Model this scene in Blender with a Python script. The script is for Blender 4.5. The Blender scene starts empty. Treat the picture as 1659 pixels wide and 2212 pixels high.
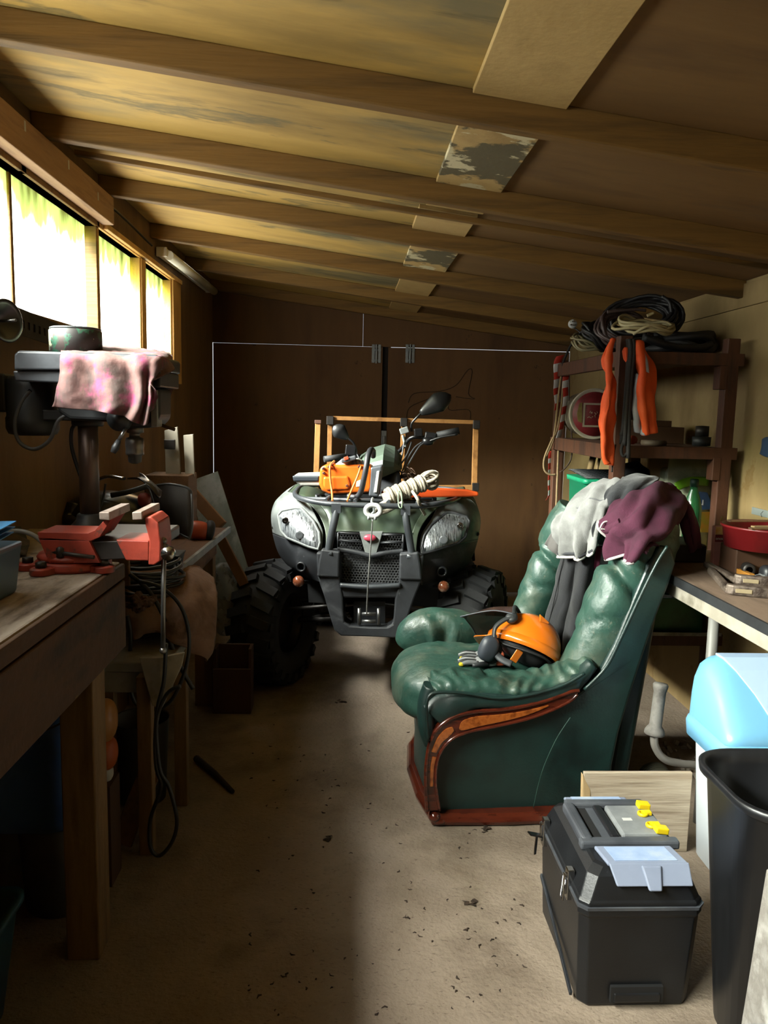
import bpy, bmesh, math, random
from mathutils import Vector, Matrix, noise
random.seed(7)
SC = bpy.context.scene
COL = SC.collection

# ---------------------------------------------------------------- camera, world, exposure
EYE = 1.45
FPX, CX, CY = 1700.0, 829.5, 1106.0
_yaw, _pit, _rol = (math.radians(a) for a in (2.7067, -7.3667, 1.288))
_F = Vector((math.sin(_yaw)*math.cos(_pit), math.cos(_yaw)*math.cos(_pit), math.sin(_pit)))
_R0 = Vector((math.cos(_yaw), -math.sin(_yaw), 0))
_U0 = _R0.cross(_F)
_R = _R0*math.cos(_rol) + _U0*math.sin(_rol)
_U = -_R0*math.sin(_rol) + _U0*math.cos(_rol)
CAM = Vector((0, 0, EYE))
cd = bpy.data.cameras.new('camera')
cam = bpy.data.objects.new('camera', cd)
COL.objects.link(cam)
cd.sensor_fit = 'VERTICAL'
cd.sensor_height = 24.0
cd.lens = 24.0*FPX/2212.0
cd.clip_start = 0.05
cd.clip_end = 200
m = Matrix(((_R.x, _U.x, -_F.x, 0), (_R.y, _U.y, -_F.y, 0), (_R.z, _U.z, -_F.z, EYE), (0, 0, 0, 1)))
cam.matrix_world = m
SC.camera = cam
SC.view_settings.view_transform = 'Standard'
SC.view_settings.look = 'None'
SC.view_settings.gamma = 1.0
SC.view_settings.use_curve_mapping = False
SC.view_settings.exposure = 0.0
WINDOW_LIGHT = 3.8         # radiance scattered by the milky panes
w = bpy.data.worlds.new('overcast_sky')
SC.world = w
w.use_nodes = True
w.node_tree.nodes['Background'].inputs[0].default_value = (0.92, 0.97, 1.0, 1)
w.node_tree.nodes['Background'].inputs[1].default_value = 1.4
sd = bpy.data.lights.new('daylight', 'SUN')      # bright overcast sky over the left side of the shed
sd.energy = 98.0
sd.angle = math.radians(43)
sd.color = (.96, .985, 1.0)
so_ = bpy.data.objects.new('daylight', sd)
COL.objects.link(so_)
so_.rotation_euler = Vector((1.0, .42, -.75)).to_track_quat('-Z', 'Y').to_euler()
try:
    SC.cycles.max_bounces = 10
    SC.cycles.diffuse_bounces = 6
    SC.cycles.sample_clamp_indirect = 6.0
    SC.cycles.caustics_reflective = False
    SC.cycles.caustics_refractive = False
except Exception:
    pass

def ray(x, y):
    return _F + _R*((x-CX)/FPX) - _U*((y-CY)/FPX)
def PY(x, y, Y):           # photo pixel -> the point at distance Y down the room
    v = ray(x, y); return CAM + v*(Y/v.y)
def PX(x, y, X):
    v = ray(x, y); return CAM + v*(X/v.x)
def PZ(x, y, Z=0.0):
    v = ray(x, y); return CAM + v*((Z-EYE)/v.z)
def V(*a): return Vector(a)

# ---------------------------------------------------------------- materials
def lin(h):
    if isinstance(h, str):
        h = h.lstrip('#'); c = [int(h[i:i+2], 16)/255 for i in (0, 2, 4)]
    else:
        c = list(h)
    return tuple(x/12.92 if x <= .04045 else ((x+.055)/1.055)**2.4 for x in c) + (1,)
MATS = {}
ALBEDO = .66
def dim(h, name):
    c = lin(h)
    if any(k in name for k in ('ply', 'rafter', 'ceiling', 'window', 'header')): return c
    return tuple(x*ALBEDO for x in c[:3]) + (1,)
def M(name, c1, c2=None, c3=None, rough=.6, metal=0., scale=4., stretch=(1, 1, 1), lo=.35, hi=.65, detail=6., bump=0., bs=60., bstretch=(1, 1, 1),
      spec=.5, coat=0., trans=0., sheen=0., dist=0., alpha=1.):
    """Principled material: one to three colours mixed by a noise in object space, with an optional fine bump."""
    if name in MATS: return MATS[name]
    mt = bpy.data.materials.new(name); mt.use_nodes = True
    nt = mt.node_tree; N = nt.nodes; L = nt.links
    p = N['Principled BSDF']
    p.inputs['Roughness'].default_value = rough
    p.inputs['Metallic'].default_value = metal
    p.inputs['Specular IOR Level'].default_value = spec
    p.inputs['Coat Weight'].default_value = coat
    p.inputs['Coat Roughness'].default_value = .12
    p.inputs['Transmission Weight'].default_value = trans
    p.inputs['Sheen Weight'].default_value = sheen
    p.inputs['Alpha'].default_value = alpha
    tc = N.new('ShaderNodeTexCoord')
    if c2 is None:
        p.inputs['Base Color'].default_value = dim(c1, name)
    else:
        mp = N.new('ShaderNodeMapping'); mp.inputs['Scale'].default_value = stretch
        L.new(tc.outputs['Object'], mp.inputs[0])
        no = N.new('ShaderNodeTexNoise'); no.inputs['Scale'].default_value = scale; no.inputs['Detail'].default_value = detail
        no.inputs['Roughness'].default_value = .6; no.inputs['Distortion'].default_value = dist
        L.new(mp.outputs[0], no.inputs['Vector'])
        cr = N.new('ShaderNodeValToRGB'); e = cr.color_ramp.elements
        e[0].position = lo; e[0].color = dim(c1, name); e[1].position = hi; e[1].color = dim(c2 if c3 is None else c3, name)
        if c3 is not None:
            k = e.new((lo+hi)/2); k.color = dim(c2, name)
        L.new(no.outputs['Fac'], cr.inputs[0]); L.new(cr.outputs[0], p.inputs['Base Color'])
    if bump:
        mp2 = N.new('ShaderNodeMapping'); mp2.inputs['Scale'].default_value = bstretch
        L.new(tc.outputs['Object'], mp2.inputs[0])
        n2 = N.new('ShaderNodeTexNoise'); n2.inputs['Scale'].default_value = bs; n2.inputs['Detail'].default_value = 5
        L.new(mp2.outputs[0], n2.inputs['Vector'])
        b = N.new('ShaderNodeBump'); b.inputs['Strength'].default_value = bump; b.inputs['Distance'].default_value = .01
        L.new(n2.outputs['Fac'], b.inputs['Height']); L.new(b.outputs[0], p.inputs['Normal'])
    MATS[name] = mt
    return mt
def stain(mt, col, scale, lo, hi, stretch=(1, 1, 1), seed=0., amount=1., ring=False):
    """lay a patch of another colour over a material's base colour"""
    nt = mt.node_tree; N = nt.nodes; L = nt.links; p = N['Principled BSDF']
    tc = N.new('ShaderNodeTexCoord'); mp = N.new('ShaderNodeMapping')
    mp.inputs['Scale'].default_value = stretch; mp.inputs['Location'].default_value = (seed, seed*1.7, seed*.6)
    L.new(tc.outputs['Object'], mp.inputs[0])
    no = N.new('ShaderNodeTexNoise'); no.inputs['Scale'].default_value = scale; no.inputs['Detail'].default_value = 8; no.inputs['Roughness'].default_value = .62
    L.new(mp.outputs[0], no.inputs['Vector'])
    cr = N.new('ShaderNodeValToRGB'); e = cr.color_ramp.elements
    e[0].position = lo; e[0].color = (0, 0, 0, 1); e[1].position = hi; e[1].color = (amount,)*3 + (1,)
    if ring:
        k = e.new(hi+.03); k.color = (amount*.25,)*3 + (1,)
    L.new(no.outputs['Fac'], cr.inputs[0])
    mx = N.new('ShaderNodeMix'); mx.data_type = 'RGBA'
    old = p.inputs['Base Color']
    if old.is_linked: L.new(old.links[0].from_socket, mx.inputs['A'])
    else: mx.inputs['A'].default_value = old.default_value
    mx.inputs['B'].default_value = dim(col, mt.name)
    L.new(cr.outputs[0], mx.inputs['Factor'])
    L.new(mx.outputs['Result'], p.inputs['Base Color'])
    return mt

# ---------------------------------------------------------------- mesh builder (works in world coordinates)
class B:
    def __init__(s): s.bm = bmesh.new(); s.mi = 0; s.smooth = True
    def face(s, vs, smooth=None):
        try:
            f = s.bm.faces.new(vs); f.material_index = s.mi; f.smooth = s.smooth if smooth is None else smooth
            return f
        except ValueError: return None
    def verts(s, pts): return [s.bm.verts.new(p) for p in pts]
    def box(s, lo, hi):
        x0, y0, z0 = lo; x1, y1, z1 = hi
        return s.hexa([V(x0,y0,z0),V(x1,y0,z0),V(x1,y1,z0),V(x0,y1,z0),V(x0,y0,z1),V(x1,y0,z1),V(x1,y1,z1),V(x0,y1,z1)])
    def hexa(s, p):
        v = s.verts(p)
        for q in ((3,2,1,0),(4,5,6,7),(0,1,5,4),(1,2,6,5),(2,3,7,6),(3,0,4,7)): s.face([v[i] for i in q], False)
        return s
    def obox(s, c, size, rot=(0, 0, 0)):
        R = Matrix.Rotation(rot[2],3,'Z') @ Matrix.Rotation(rot[1],3,'Y') @ Matrix.Rotation(rot[0],3,'X')
        a, b, d = (k/2 for k in size); c = Vector(c)
        return s.hexa([c + R @ V(*q) for q in ((-a,-b,-d),(a,-b,-d),(a,b,-d),(-a,b,-d),(-a,-b,d),(a,-b,d),(a,b,d),(-a,b,d))])
    def beam(s, p, q, wd, ht, up=V(0, 0, 1)):
        p, q = Vector(p), Vector(q); t = (q-p).normalized()
        side = t.cross(up)
        if side.length < 1e-4: side = t.cross(V(0, 1, 0))
        side.normalize(); n = side.cross(t)
        a, b = side*wd/2, n*ht/2
        return s.hexa([p-a-b, p+a-b, q+a-b, q-a-b, p-a+b, p+a+b, q+a+b, q-a+b])
    def loft(s, rings, caps=True, closed=False, smooth=True):
        R = [s.verts(r) for r in rings]; n = len(R[0])
        pr = list(zip(R, R[1:])) + ([(R[-1], R[0])] if closed else [])
        for a, b in pr:
            for i in range(n):
                j = (i+1) % n; s.face([a[i], a[j], b[j], b[i]], smooth)
        if caps and not closed:
            s.face(list(reversed(R[0])), False); s.face(R[-1], False)
        return s
    def tube(s, pts, r=.01, n=8, closed=False, smooth_path=0, caps=True, flat=1., up=None):
        pts = [Vector(p) for p in pts]
        if smooth_path: pts, r = spline(pts, smooth_path, closed, r)
        k = len(pts); rr = r if isinstance(r, (list, tuple)) else [r]*k
        T = []
        for i in range(k):
            a = pts[(i-1) % k] if closed or i else pts[0]
            b = pts[(i+1) % k] if closed or i < k-1 else pts[-1]
            d = b-a; T.append(d.normalized() if d.length > 1e-9 else V(0, 0, 1))
        u = (up or V(0, 0, 1)); u = u - T[0]*u.dot(T[0])
        if u.length < .05: u = V(1, 0, 0) - T[0]*T[0].x
        if u.length < .05: u = V(0, 1, 0)
        u.normalize(); rings = []
        for i in range(k):
            u = u - T[i]*u.dot(T[i]); u.normalize(); v = T[i].cross(u)
            rings.append([pts[i] + (u*math.sin(2*math.pi*j/n)*rr[i]*flat + v*math.cos(2*math.pi*j/n)*rr[i]) for j in range(n)])
        return s.loft(rings, caps, closed)
    def lathe(s, prof, o=(0, 0, 0), axis=(0, 0, 1), n=24, caps=True, a0=0., a1=None):
        o = Vector(o); ax = Vector(axis).normalized()
        u = ax.cross(V(0, 0, 1)) if abs(ax.z) < .9 else ax.cross(V(1, 0, 0))
        u.normalize(); v = ax.cross(u)
        rings = [[o + ax*z + (u*math.cos(2*math.pi*j/n) + v*math.sin(2*math.pi*j/n))*max(r, 1e-5) for j in range(n)] for r, z in prof]
        return s.loft(rings, caps)
    def prism(s, poly, vec, smooth=False):
        poly = [Vector(p) for p in poly]; vec = Vector(vec)
        a = s.verts(poly); b = s.verts([p+vec for p in poly]); n = len(a)
        for i in range(n):
            j = (i+1) % n; s.face([a[i], a[j], b[j], b[i]], smooth)
        s.face(list(reversed(a)), False); s.face(b, False)
        return s
    def strip(s, A, Bp, vec):
        """solid between two edge lines A and Bp, pushed along vec"""
        vec = Vector(vec)
        rings = [[Vector(a), Vector(b), Vector(b)+vec, Vector(a)+vec] for a, b in zip(A, Bp)]
        return s.loft(rings, True, False, False)
    def grid(s, pts, mat=None):
        R = [s.verts(r) for r in pts]
        for i in range(len(R)-1):
            for j in range(len(R[0])-1):
                if mat: s.mi = mat(i, j)
                s.face([R[i][j], R[i][j+1], R[i+1][j+1], R[i+1][j]])
        return s
    def puff(s, c, half, p=3., n=10, rot=(0, 0, 0), fn=None):
        """rounded cushion body: a superellipsoid from a cube grid"""
        R = Matrix.Rotation(rot[2],3,'Z') @ Matrix.Rotation(rot[1],3,'Y') @ Matrix.Rotation(rot[0],3,'X')
        c = Vector(c); cache = {}
        def vert(d):
            k = (round(d.x, 5), round(d.y, 5), round(d.z, 5))
            if k not in cache:
                r = (abs(d.x)**p + abs(d.y)**p + abs(d.z)**p)**(-1/p)
                q = V(d.x*r*half[0], d.y*r*half[1], d.z*r*half[2])
                q = c + R @ q
                if fn: q = fn(q, (R @ d).normalized())
                cache[k] = s.bm.verts.new(q)
            return cache[k]
        tt = [math.tan((-1+2*i/n)*math.pi/4) for i in range(n+1)]
        for ax in range(3):
            for sg in (-1, 1):
                for i in range(n):
                    for j in range(n):
                        q = []
                        for a, b in ((i, j), (i+1, j), (i+1, j+1), (i, j+1)):
                            d = [0, 0, 0]; d[ax] = sg; d[(ax+1) % 3] = tt[a]; d[(ax+2) % 3] = tt[b]
                            q.append(vert(V(*d)))
                        s.face(q if sg > 0 else q[::-1])
        return s
    def sweep(s, pts, ru, rv, up=V(0, 0, 1), n=20, p=2.6, k=8, fn=None, caps=True):
        """superellipse section swept along a smooth path; ru across, rv along 'up'"""
        P2, (A, Bv) = spline2([Vector(q) for q in pts], [ru if isinstance(ru, (list, tuple)) else [ru]*len(pts), rv if isinstance(rv, (list, tuple)) else [rv]*len(pts)], k)
        rings = []; m_ = len(P2)
        for i, q in enumerate(P2):
            t = (P2[min(i+1, m_-1)] - P2[max(i-1, 0)]).normalized()
            v = (up - t*up.dot(t)).normalized(); u = t.cross(v)
            ring = []
            for j in range(n):
                a = 2*math.pi*j/n; ca, sa = math.cos(a), math.sin(a)
                x = math.copysign(abs(ca)**(2/p), ca); y = math.copysign(abs(sa)**(2/p), sa)
                w_ = q + u*x*A[i] + v*y*Bv[i]
                if fn: w_ = fn(w_, (u*x+v*y).normalized(), i/(m_-1), j/n)
                ring.append(w_)
            rings.append(ring)
        return s.loft(rings, caps)

def cr_(a, b, c, d, t):
    return (b*2 + (c-a)*t + (a*2-b*5+c*4-d)*t*t + (b*3-a-c*3+d)*t*t*t)*.5
def spline(pts, k, closed=False, r=None):
    n = len(pts); out = []; rl = isinstance(r, (list, tuple)); ro = []
    for i in range(n if closed else n-1):
        g = (lambda q: pts[q % n]) if closed else (lambda q: pts[max(0, min(n-1, q))])
        for j in range(k):
            t = j/k; out.append(cr_(g(i-1), g(i), g(i+1), g(i+2), t))
            if rl: ro.append(r[i]*(1-t) + r[min(i+1, n-1)]*t)
    if not closed:
        out.append(pts[-1])
        if rl: ro.append(r[-1])
    return out, (ro if rl else r)
def spline2(pts, arrs, k):
    n = len(pts); out = []; res = [[] for _ in arrs]
    def g(L, q): return L[max(0, min(n-1, q))]
    for i in range(n-1):
        for j in range(k):
            t = j/k; out.append(cr_(g(pts, i-1), g(pts, i), g(pts, i+1), g(pts, i+2), t))
            for a, o in zip(arrs, res): o.append(cr_(g(a, i-1), g(a, i), g(a, i+1), g(a, i+2), t))
    out.append(pts[-1])
    for a, o in zip(arrs, res): o.append(a[-1])
    return out, res
def patch(rows, ku=8, kv=8, fn=None):
    """bicubic surface through rows of points -> dense grid of points; fn(p, normal, u, v) may displace"""
    a = [spline([Vector(p) for p in r], ku)[0] for r in rows]
    cols = [spline([a[i][j] for i in range(len(a))], kv)[0] for j in range(len(a[0]))]
    g = [[cols[j][i] for j in range(len(cols))] for i in range(len(cols[0]))]
    if fn:
        h, w_ = len(g), len(g[0]); o = []
        for i in range(h):
            ro = []
            for j in range(w_):
                du = g[i][min(j+1, w_-1)] - g[i][max(j-1, 0)]; dv = g[min(i+1, h-1)][j] - g[max(i-1, 0)][j]
                nn = dv.cross(du)
                nn = nn.normalized() if nn.length > 1e-9 else V(0, -1, 0)
                ro.append(fn(g[i][j], nn, j/(w_-1), i/(h-1)))
            o.append(ro)
        g = o
    return g
def nz(p, s=1., o=0.): return noise.noise(Vector((p[0]*s+o, p[1]*s+o*1.3, p[2]*s-o)))
def pix(rows): return [[PY(*q) for q in r] for r in rows]

# ---------------------------------------------------------------- objects
MW = {}
def thing(name, label, cat, loc=(0, 0, 0), group=None):
    o = bpy.data.objects.new(name, None); COL.objects.link(o)
    o.empty_display_size = .05
    o.location = loc; o['label'] = label; o['category'] = cat
    if group: o['group'] = group
    MW[o.name] = Vector(loc)
    return o
def part(name, b, mat, parent=None, bevel=0., solid=0., sub=0, label=None, kind=None, seg=2, ang=35, so=-1.):
    bm = b.bm
    bmesh.ops.recalc_face_normals(bm, faces=bm.faces) if not solid else None
    if parent is None:
        zs = [v.co.z for v in bm.verts]; xs = [v.co.x for v in bm.verts]; ys = [v.co.y for v in bm.verts]
        org = V((min(xs)+max(xs))/2, (min(ys)+max(ys))/2, min(zs))
    else:
        org = MW[parent.name]
    for v in bm.verts: v.co -= org
    me = bpy.data.meshes.new(name); bm.to_mesh(me); bm.free()
    for mm in (mat if isinstance(mat, (list, tuple)) else [mat]): me.materials.append(mm)
    o = bpy.data.objects.new(name, me); COL.objects.link(o)
    if parent is None:
        o.location = org; MW[o.name] = org
    else:
        o.parent = parent; MW[o.name] = org
    if label: o['label'] = label
    if kind: o['kind'] = kind
    if solid:
        md = o.modifiers.new('thickness', 'SOLIDIFY'); md.thickness = solid; md.offset = so
    if bevel:
        md = o.modifiers.new('edges', 'BEVEL'); md.width = bevel; md.segments = seg; md.limit_method = 'ANGLE'; md.angle_limit = math.radians(ang)
        md.harden_normals = False
    if sub:
        md = o.modifiers.new('smooth', 'SUBSURF'); md.levels = sub; md.render_levels = sub
    return o
def one(name, b, mat, label, cat, group=None, **k):
    o = part(name, b, mat, None, **k); o['label'] = label; o['category'] = cat
    if group: o['group'] = group
    return o
def struct(name, b, mat, parent=None, **k):
    o = part(name, b, mat, parent, **k)
    if parent is None: o['kind'] = 'structure'
    return o
def bx(lo, hi): return B().box(lo, hi)
def letters(txt, size, loc, rot, mat, parent, name='lettering', ext=.0006):
    c = bpy.data.curves.new(name, 'FONT'); c.body = txt; c.size = size; c.extrude = ext
    t = bpy.data.objects.new('tmp', c); COL.objects.link(t)
    dg = bpy.context.evaluated_depsgraph_get()
    me = bpy.data.meshes.new_from_object(t.evaluated_get(dg)); bpy.data.objects.remove(t)
    me.transform(Matrix.Translation(Vector(loc) - MW[parent.name]) @ rot.to_4x4())
    me.materials.clear(); me.materials.append(mat); me.name = name
    o = bpy.data.objects.new(name, me); COL.objects.link(o); o.parent = parent; MW[o.name] = MW[parent.name]
    return o

# palette
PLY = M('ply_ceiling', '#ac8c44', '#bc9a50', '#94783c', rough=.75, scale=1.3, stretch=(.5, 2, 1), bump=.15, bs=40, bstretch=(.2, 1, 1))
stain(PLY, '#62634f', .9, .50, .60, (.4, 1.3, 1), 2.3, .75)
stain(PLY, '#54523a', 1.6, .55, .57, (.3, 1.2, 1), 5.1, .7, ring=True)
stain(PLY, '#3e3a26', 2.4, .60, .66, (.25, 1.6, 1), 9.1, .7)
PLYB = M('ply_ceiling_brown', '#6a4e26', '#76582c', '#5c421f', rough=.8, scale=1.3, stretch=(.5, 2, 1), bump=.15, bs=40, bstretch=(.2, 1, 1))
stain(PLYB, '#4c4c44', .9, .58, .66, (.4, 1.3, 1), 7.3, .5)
PLYW = M('ply_wall', '#5e4424', '#6c502c', '#523a1e', rough=.8, scale=1.4, stretch=(2, 2, .4), bump=.12, bs=40)
PLYR = M('ply_wall_pale', '#867048', '#927c52', '#78623c', rough=.8, scale=1.6, stretch=(1, 1, .6), bump=.12, bs=40)
stain(PLYR, '#77592a', 1.1, .565, .58, (1, 1, 1), 8.2, .6, ring=True)
PLYD = M('ply_door', '#54381c', '#634524', '#482e16', rough=.8, scale=1.2, stretch=(1.5, 1, .3), bump=.1, bs=40)
stain(PLYD, '#3a2714', 7., .66, .69, (1, 1, 1), 3.3, .8)
RAFT = M('rafter_wood', '#664a1a', '#765622', '#4e3812', rough=.75, scale=2.2, stretch=(.5, 6, 6), bump=.25, bs=30, bstretch=(.1, 2, 2))
GOLD = M('window_timber', '#b88a44', '#c79a55', '#a07838', rough=.65, scale=3, stretch=(6, 1, .5), bump=.2, bs=40)
PINE = M('pine', '#7e6038', '#8e6f46', '#6a4e2a', rough=.65, scale=3, stretch=(5, 5, .5), bump=.2, bs=40)
OAK = M('old_wood', '#6b4a2a', '#7d5a36', '#4e341c', rough=.75, scale=4, stretch=(4, .6, 4), bump=.25, bs=40)
SHELF = M('shelf_wood', '#4c2a16', '#5a331b', '#3a2010', rough=.65, scale=4, stretch=(4, 4, .5), bump=.2, bs=40)
FLOOR = M('concrete_floor', '#8c7b69', '#9c8b79', '#7a6a59', rough=.9, scale=2.2, bump=.5, bs=70, detail=10)
stain(FLOOR, '#6a5840', 3.5, .55, .68, (1, 1, 1), 3., .4)
stain(FLOOR, '#574733', 60., .60, .66, (1, 2.2, 1), 1., .6)
stain(FLOOR, '#a8988a', 150., .60, .68, (1, 1, 1), 4., .5)
BLACK = M('black_plastic', '#1c1d20', '#26282c', rough=.45, scale=9, bump=.04, bs=200)
BLKDUST = M('black_plastic_dusty', '#26282b', '#33363a', '#4a4c4e', rough=.55, scale=6, lo=.4, hi=.72, bump=.05, bs=160)
RUBBER = M('rubber', '#17181a', '#212224', rough=.75, scale=8, bump=.1, bs=80)
STEEL = M('steel', '#8d8d8c', '#a5a5a4', rough=.32, metal=.9, scale=12)
DSTEEL = M('dark_steel', '#3a3836', '#4c4744', rough=.45, metal=.6, scale=12, bump=.05)
CHROME = M('chrome', '#c8c8c8', rough=.18, metal=1.)
GALV = M('galvanised', '#9ea3a4', '#b7bcbc', rough=.5, metal=.5, scale=15)
WHITE = M('white_plastic', '#d8d9d6', '#c9cac6', rough=.45, scale=6)
CABLE = M('black_cable', '#1b1b1c', rough=.5)
# ---------------------------------------------------------------- the room
XL, XR, YB, YF = -1.05, 1.72, 6.2, -1.0
def zc(x): return 2.26 - .125*x          # underside of the ceiling boards
def zr(x): return 2.185 - .125*x         # underside of the rafters
struct('floor', bx((XL-.1, YF-.1, -.08), (XR+.1, YB+.4, 0)), FLOOR)
def sheet(x0, x1, dz=0.): return B().prism([V(x0, YF-.1, zc(x0)+dz), V(x1, YF-.1, zc(x1)+dz), V(x1, YF-.1, zc(x1)+.03), V(x0, YF-.1, zc(x0)+.03)], (0, YB-YF+.25, 0))
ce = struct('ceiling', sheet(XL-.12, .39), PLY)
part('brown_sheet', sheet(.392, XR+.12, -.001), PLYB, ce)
# left wall, built round its row of windows
WT = .06
b = B()
WIN = [(-.95, .28, 1.74, 2.17), (.35, 1.55, 1.74, 2.17), (1.59, 2.645, 1.74, 2.17), (2.665, 3.385, 1.74, 2.17), (3.42, 4.06, 1.60, 2.17), (4.16, 4.74, 1.60, 2.17)]
b.box((XL-WT, YF, 0), (XL, YB, 1.60)); b.box((XL-WT, YF, 1.60), (XL, 3.40, 1.74))
b.box((XL-WT, YF, 2.17), (XL, YB, 2.42)); b.box((XL-WT, YF, 1.60), (XL, YF+.04, 2.17)); b.box((XL-WT, 4.80, 1.60), (XL, YB, 2.17))
struct('wall_left', b, PLYW)
b = B(); b.box((XR, YF, 0), (XR+.06, YB, 2.2)); struct('wall_right', b, PLYR)
struct('trim_1', bx((XR-.012, 2.9, 1.93), (XR, 4.6, 2.03)), PLYR)
struct('wall_front', bx((XL-.1, YF-.06, 0), (XR+.1, YF, 2.6)), PLYD)
# back wall above the doors: two boards with a seam
b = B()
b.prism([V(XL, YB, 1.937), V(.10, YB, 1.937), V(.10, YB, zc(.1)), V(XL, YB, zc(XL)+.02)], (0, .03, 0))
b.prism([V(.1012, YB, 1.937), V(XR, YB, 1.937), V(XR, YB, zc(XR)), V(.1012, YB, zc(.1012))], (0, .03, 0))
struct('wall_back', b, PLYD)
d1 = struct('door_1', bx((XL+.003, YB, .004), (.255, YB+.03, 1.934)), PLYD)
d2 = struct('door_2', bx((.30, YB, .006), (XR-.0005, YB+.03, 1.933)), PLYD)
struct('trim_2', bx((.24, YB+.03, .03), (.32, YB+.06, 1.97)), M('dark_gap', '#1c130b', rough=.9))
# bolts on the doors
def bolt(px, py, parent):
    c = PY(px, py, YB-.012)
    b = B(); b.box((c.x-.035, YB-.008, c.z-.055), (c.x-.012, YB, c.z+.085)); b.box((c.x+.014, YB-.008, c.z-.055), (c.x+.035, YB, c.z+.085))
    b.box((c.x-.036, YB-.009, c.z+.035), (c.x+.036, YB, c.z+.05)); b.box((c.x-.036, YB-.009, c.z-.045), (c.x+.036, YB, c.z-.03))
    b.tube([V(c.x, YB-.014, c.z-.06), V(c.x, YB-.014, c.z+.085)], .009, 10)
    part('bolt', b, GALV, parent, bevel=.002)
bolt(813, 768, d1); bolt(886, 768, d2)
c = PY(829, 958, YB-.01)
part('latch', bx((c.x-.02, YB-.012, c.z-.1), (c.x+.02, YB, c.z+.1)).tube([V(c.x, YB-.02, c.z-.09), V(c.x, YB-.02, c.z+.06)], .01, 10), GALV, d1, bevel=.002)
c = PY(947, 787-20, YB-.01)
# pencil-dark scribble of old wire pinned to the right door
b = B()
for pts in ([(882, 870), (895, 850), (950, 845), (985, 832), (1010, 800), (1020, 803), (1012, 850), (1025, 862), (985, 857)],
            [(878, 905), (885, 880), (925, 862)], [(975, 858), (970, 885), (1012, 885), (1016, 905)]):
    b.tube([PY(x, y, YB-.004) for x, y in pts], .0022, 5, smooth_path=5)
one('wire', b, M('rust_wire', '#2a1c10', rough=.8), 'thin dark wire straggling over the right plywood door', 'wire')
# rafters
for i, (y, h) in enumerate([(1.22, .075), (2.0, .075), (2.75, .075), (3.45, .075), (4.3, .075), (5.2, .075), (6.08, .075)]):
    b = B(); b.prism([V(XL, y, zr(XL)), V(XR, y, zr(XR)), V(XR, y, zc(XR)), V(XL, y, zc(XL))], (0, .048, 0))
    struct('trim_%d' % (i+3), b, RAFT, bevel=.004)
# thin lath between the second and third rafters
struct('trim_10', B().prism([PY(160, 333, 3.06), PY(905, 462, 3.06), PY(1659, 582, 3.06), PY(1659, 570, 3.06), PY(905, 450, 3.06), PY(160, 322, 3.06)], (0, .03, 0)), RAFT, bevel=.002)
# patch boards on the ceiling seam
PATCH = M('ceiling_patch', '#b0935a', '#bda066', '#a08450', rough=.75, scale=2.5, bump=.15, bs=50)
PATCHS = M('ceiling_patch_stained', '#b0935a', '#bda066', '#a08450', rough=.8, scale=2.5, bump=.15, bs=50)
stain(PATCHS, '#4d4a36', 3.2, .47, .5, (1, 1, 1), 4.2, .9); stain(PATCHS, '#d2c8a0', 5.2, .56, .59, (1, 1.4, 1), 1.2, .95)
for i, (y0, y1, x0, x1) in enumerate([(1.0, 1.995, .285, .515), (2.05, 2.745, .28, .50), (2.80, 3.05, .275, .49), (3.10, 3.445, .255, .48), (3.5, 4.295, .275, .50), (4.35, 5.195, .285, .50), (5.25, 6.07, .29, .5)]):
    b = B(); b.prism([V(x0, y0, zc(x0)-.014), V(x1, y0, zc(x1)-.014), V(x1, y0, zc(x1)), V(x0, y0, zc(x0))], (0, y1-y0, 0))
    struct('trim_%d' % (i+11), b, PATCHS if i in (1, 4) else PATCH, bevel=.002)
# windows: milky sheet, tinge of foliage outside painted into the glow along the top
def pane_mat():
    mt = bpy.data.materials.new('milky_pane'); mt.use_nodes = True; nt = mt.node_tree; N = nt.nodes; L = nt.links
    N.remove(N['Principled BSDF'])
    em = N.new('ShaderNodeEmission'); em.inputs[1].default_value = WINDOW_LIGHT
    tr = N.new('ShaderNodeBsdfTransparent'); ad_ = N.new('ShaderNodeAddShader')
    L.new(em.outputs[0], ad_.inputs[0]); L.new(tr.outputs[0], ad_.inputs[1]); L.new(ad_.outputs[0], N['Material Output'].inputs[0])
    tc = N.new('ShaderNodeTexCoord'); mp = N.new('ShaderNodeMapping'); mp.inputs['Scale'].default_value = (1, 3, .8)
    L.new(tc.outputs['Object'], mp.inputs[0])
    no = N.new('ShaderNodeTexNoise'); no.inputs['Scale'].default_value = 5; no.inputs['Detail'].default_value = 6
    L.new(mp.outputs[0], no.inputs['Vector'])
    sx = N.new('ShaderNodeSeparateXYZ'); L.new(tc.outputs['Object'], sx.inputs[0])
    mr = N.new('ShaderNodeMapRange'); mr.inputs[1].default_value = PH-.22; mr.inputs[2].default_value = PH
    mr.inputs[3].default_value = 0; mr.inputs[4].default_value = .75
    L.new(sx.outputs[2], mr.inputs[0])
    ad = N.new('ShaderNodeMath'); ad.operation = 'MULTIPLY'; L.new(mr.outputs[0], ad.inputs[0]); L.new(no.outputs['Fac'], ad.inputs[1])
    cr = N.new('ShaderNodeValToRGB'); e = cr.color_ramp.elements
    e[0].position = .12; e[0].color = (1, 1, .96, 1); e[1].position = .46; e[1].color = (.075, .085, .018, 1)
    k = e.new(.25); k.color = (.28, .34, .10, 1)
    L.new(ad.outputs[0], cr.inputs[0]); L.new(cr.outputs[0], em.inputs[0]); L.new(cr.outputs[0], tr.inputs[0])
    return mt
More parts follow.
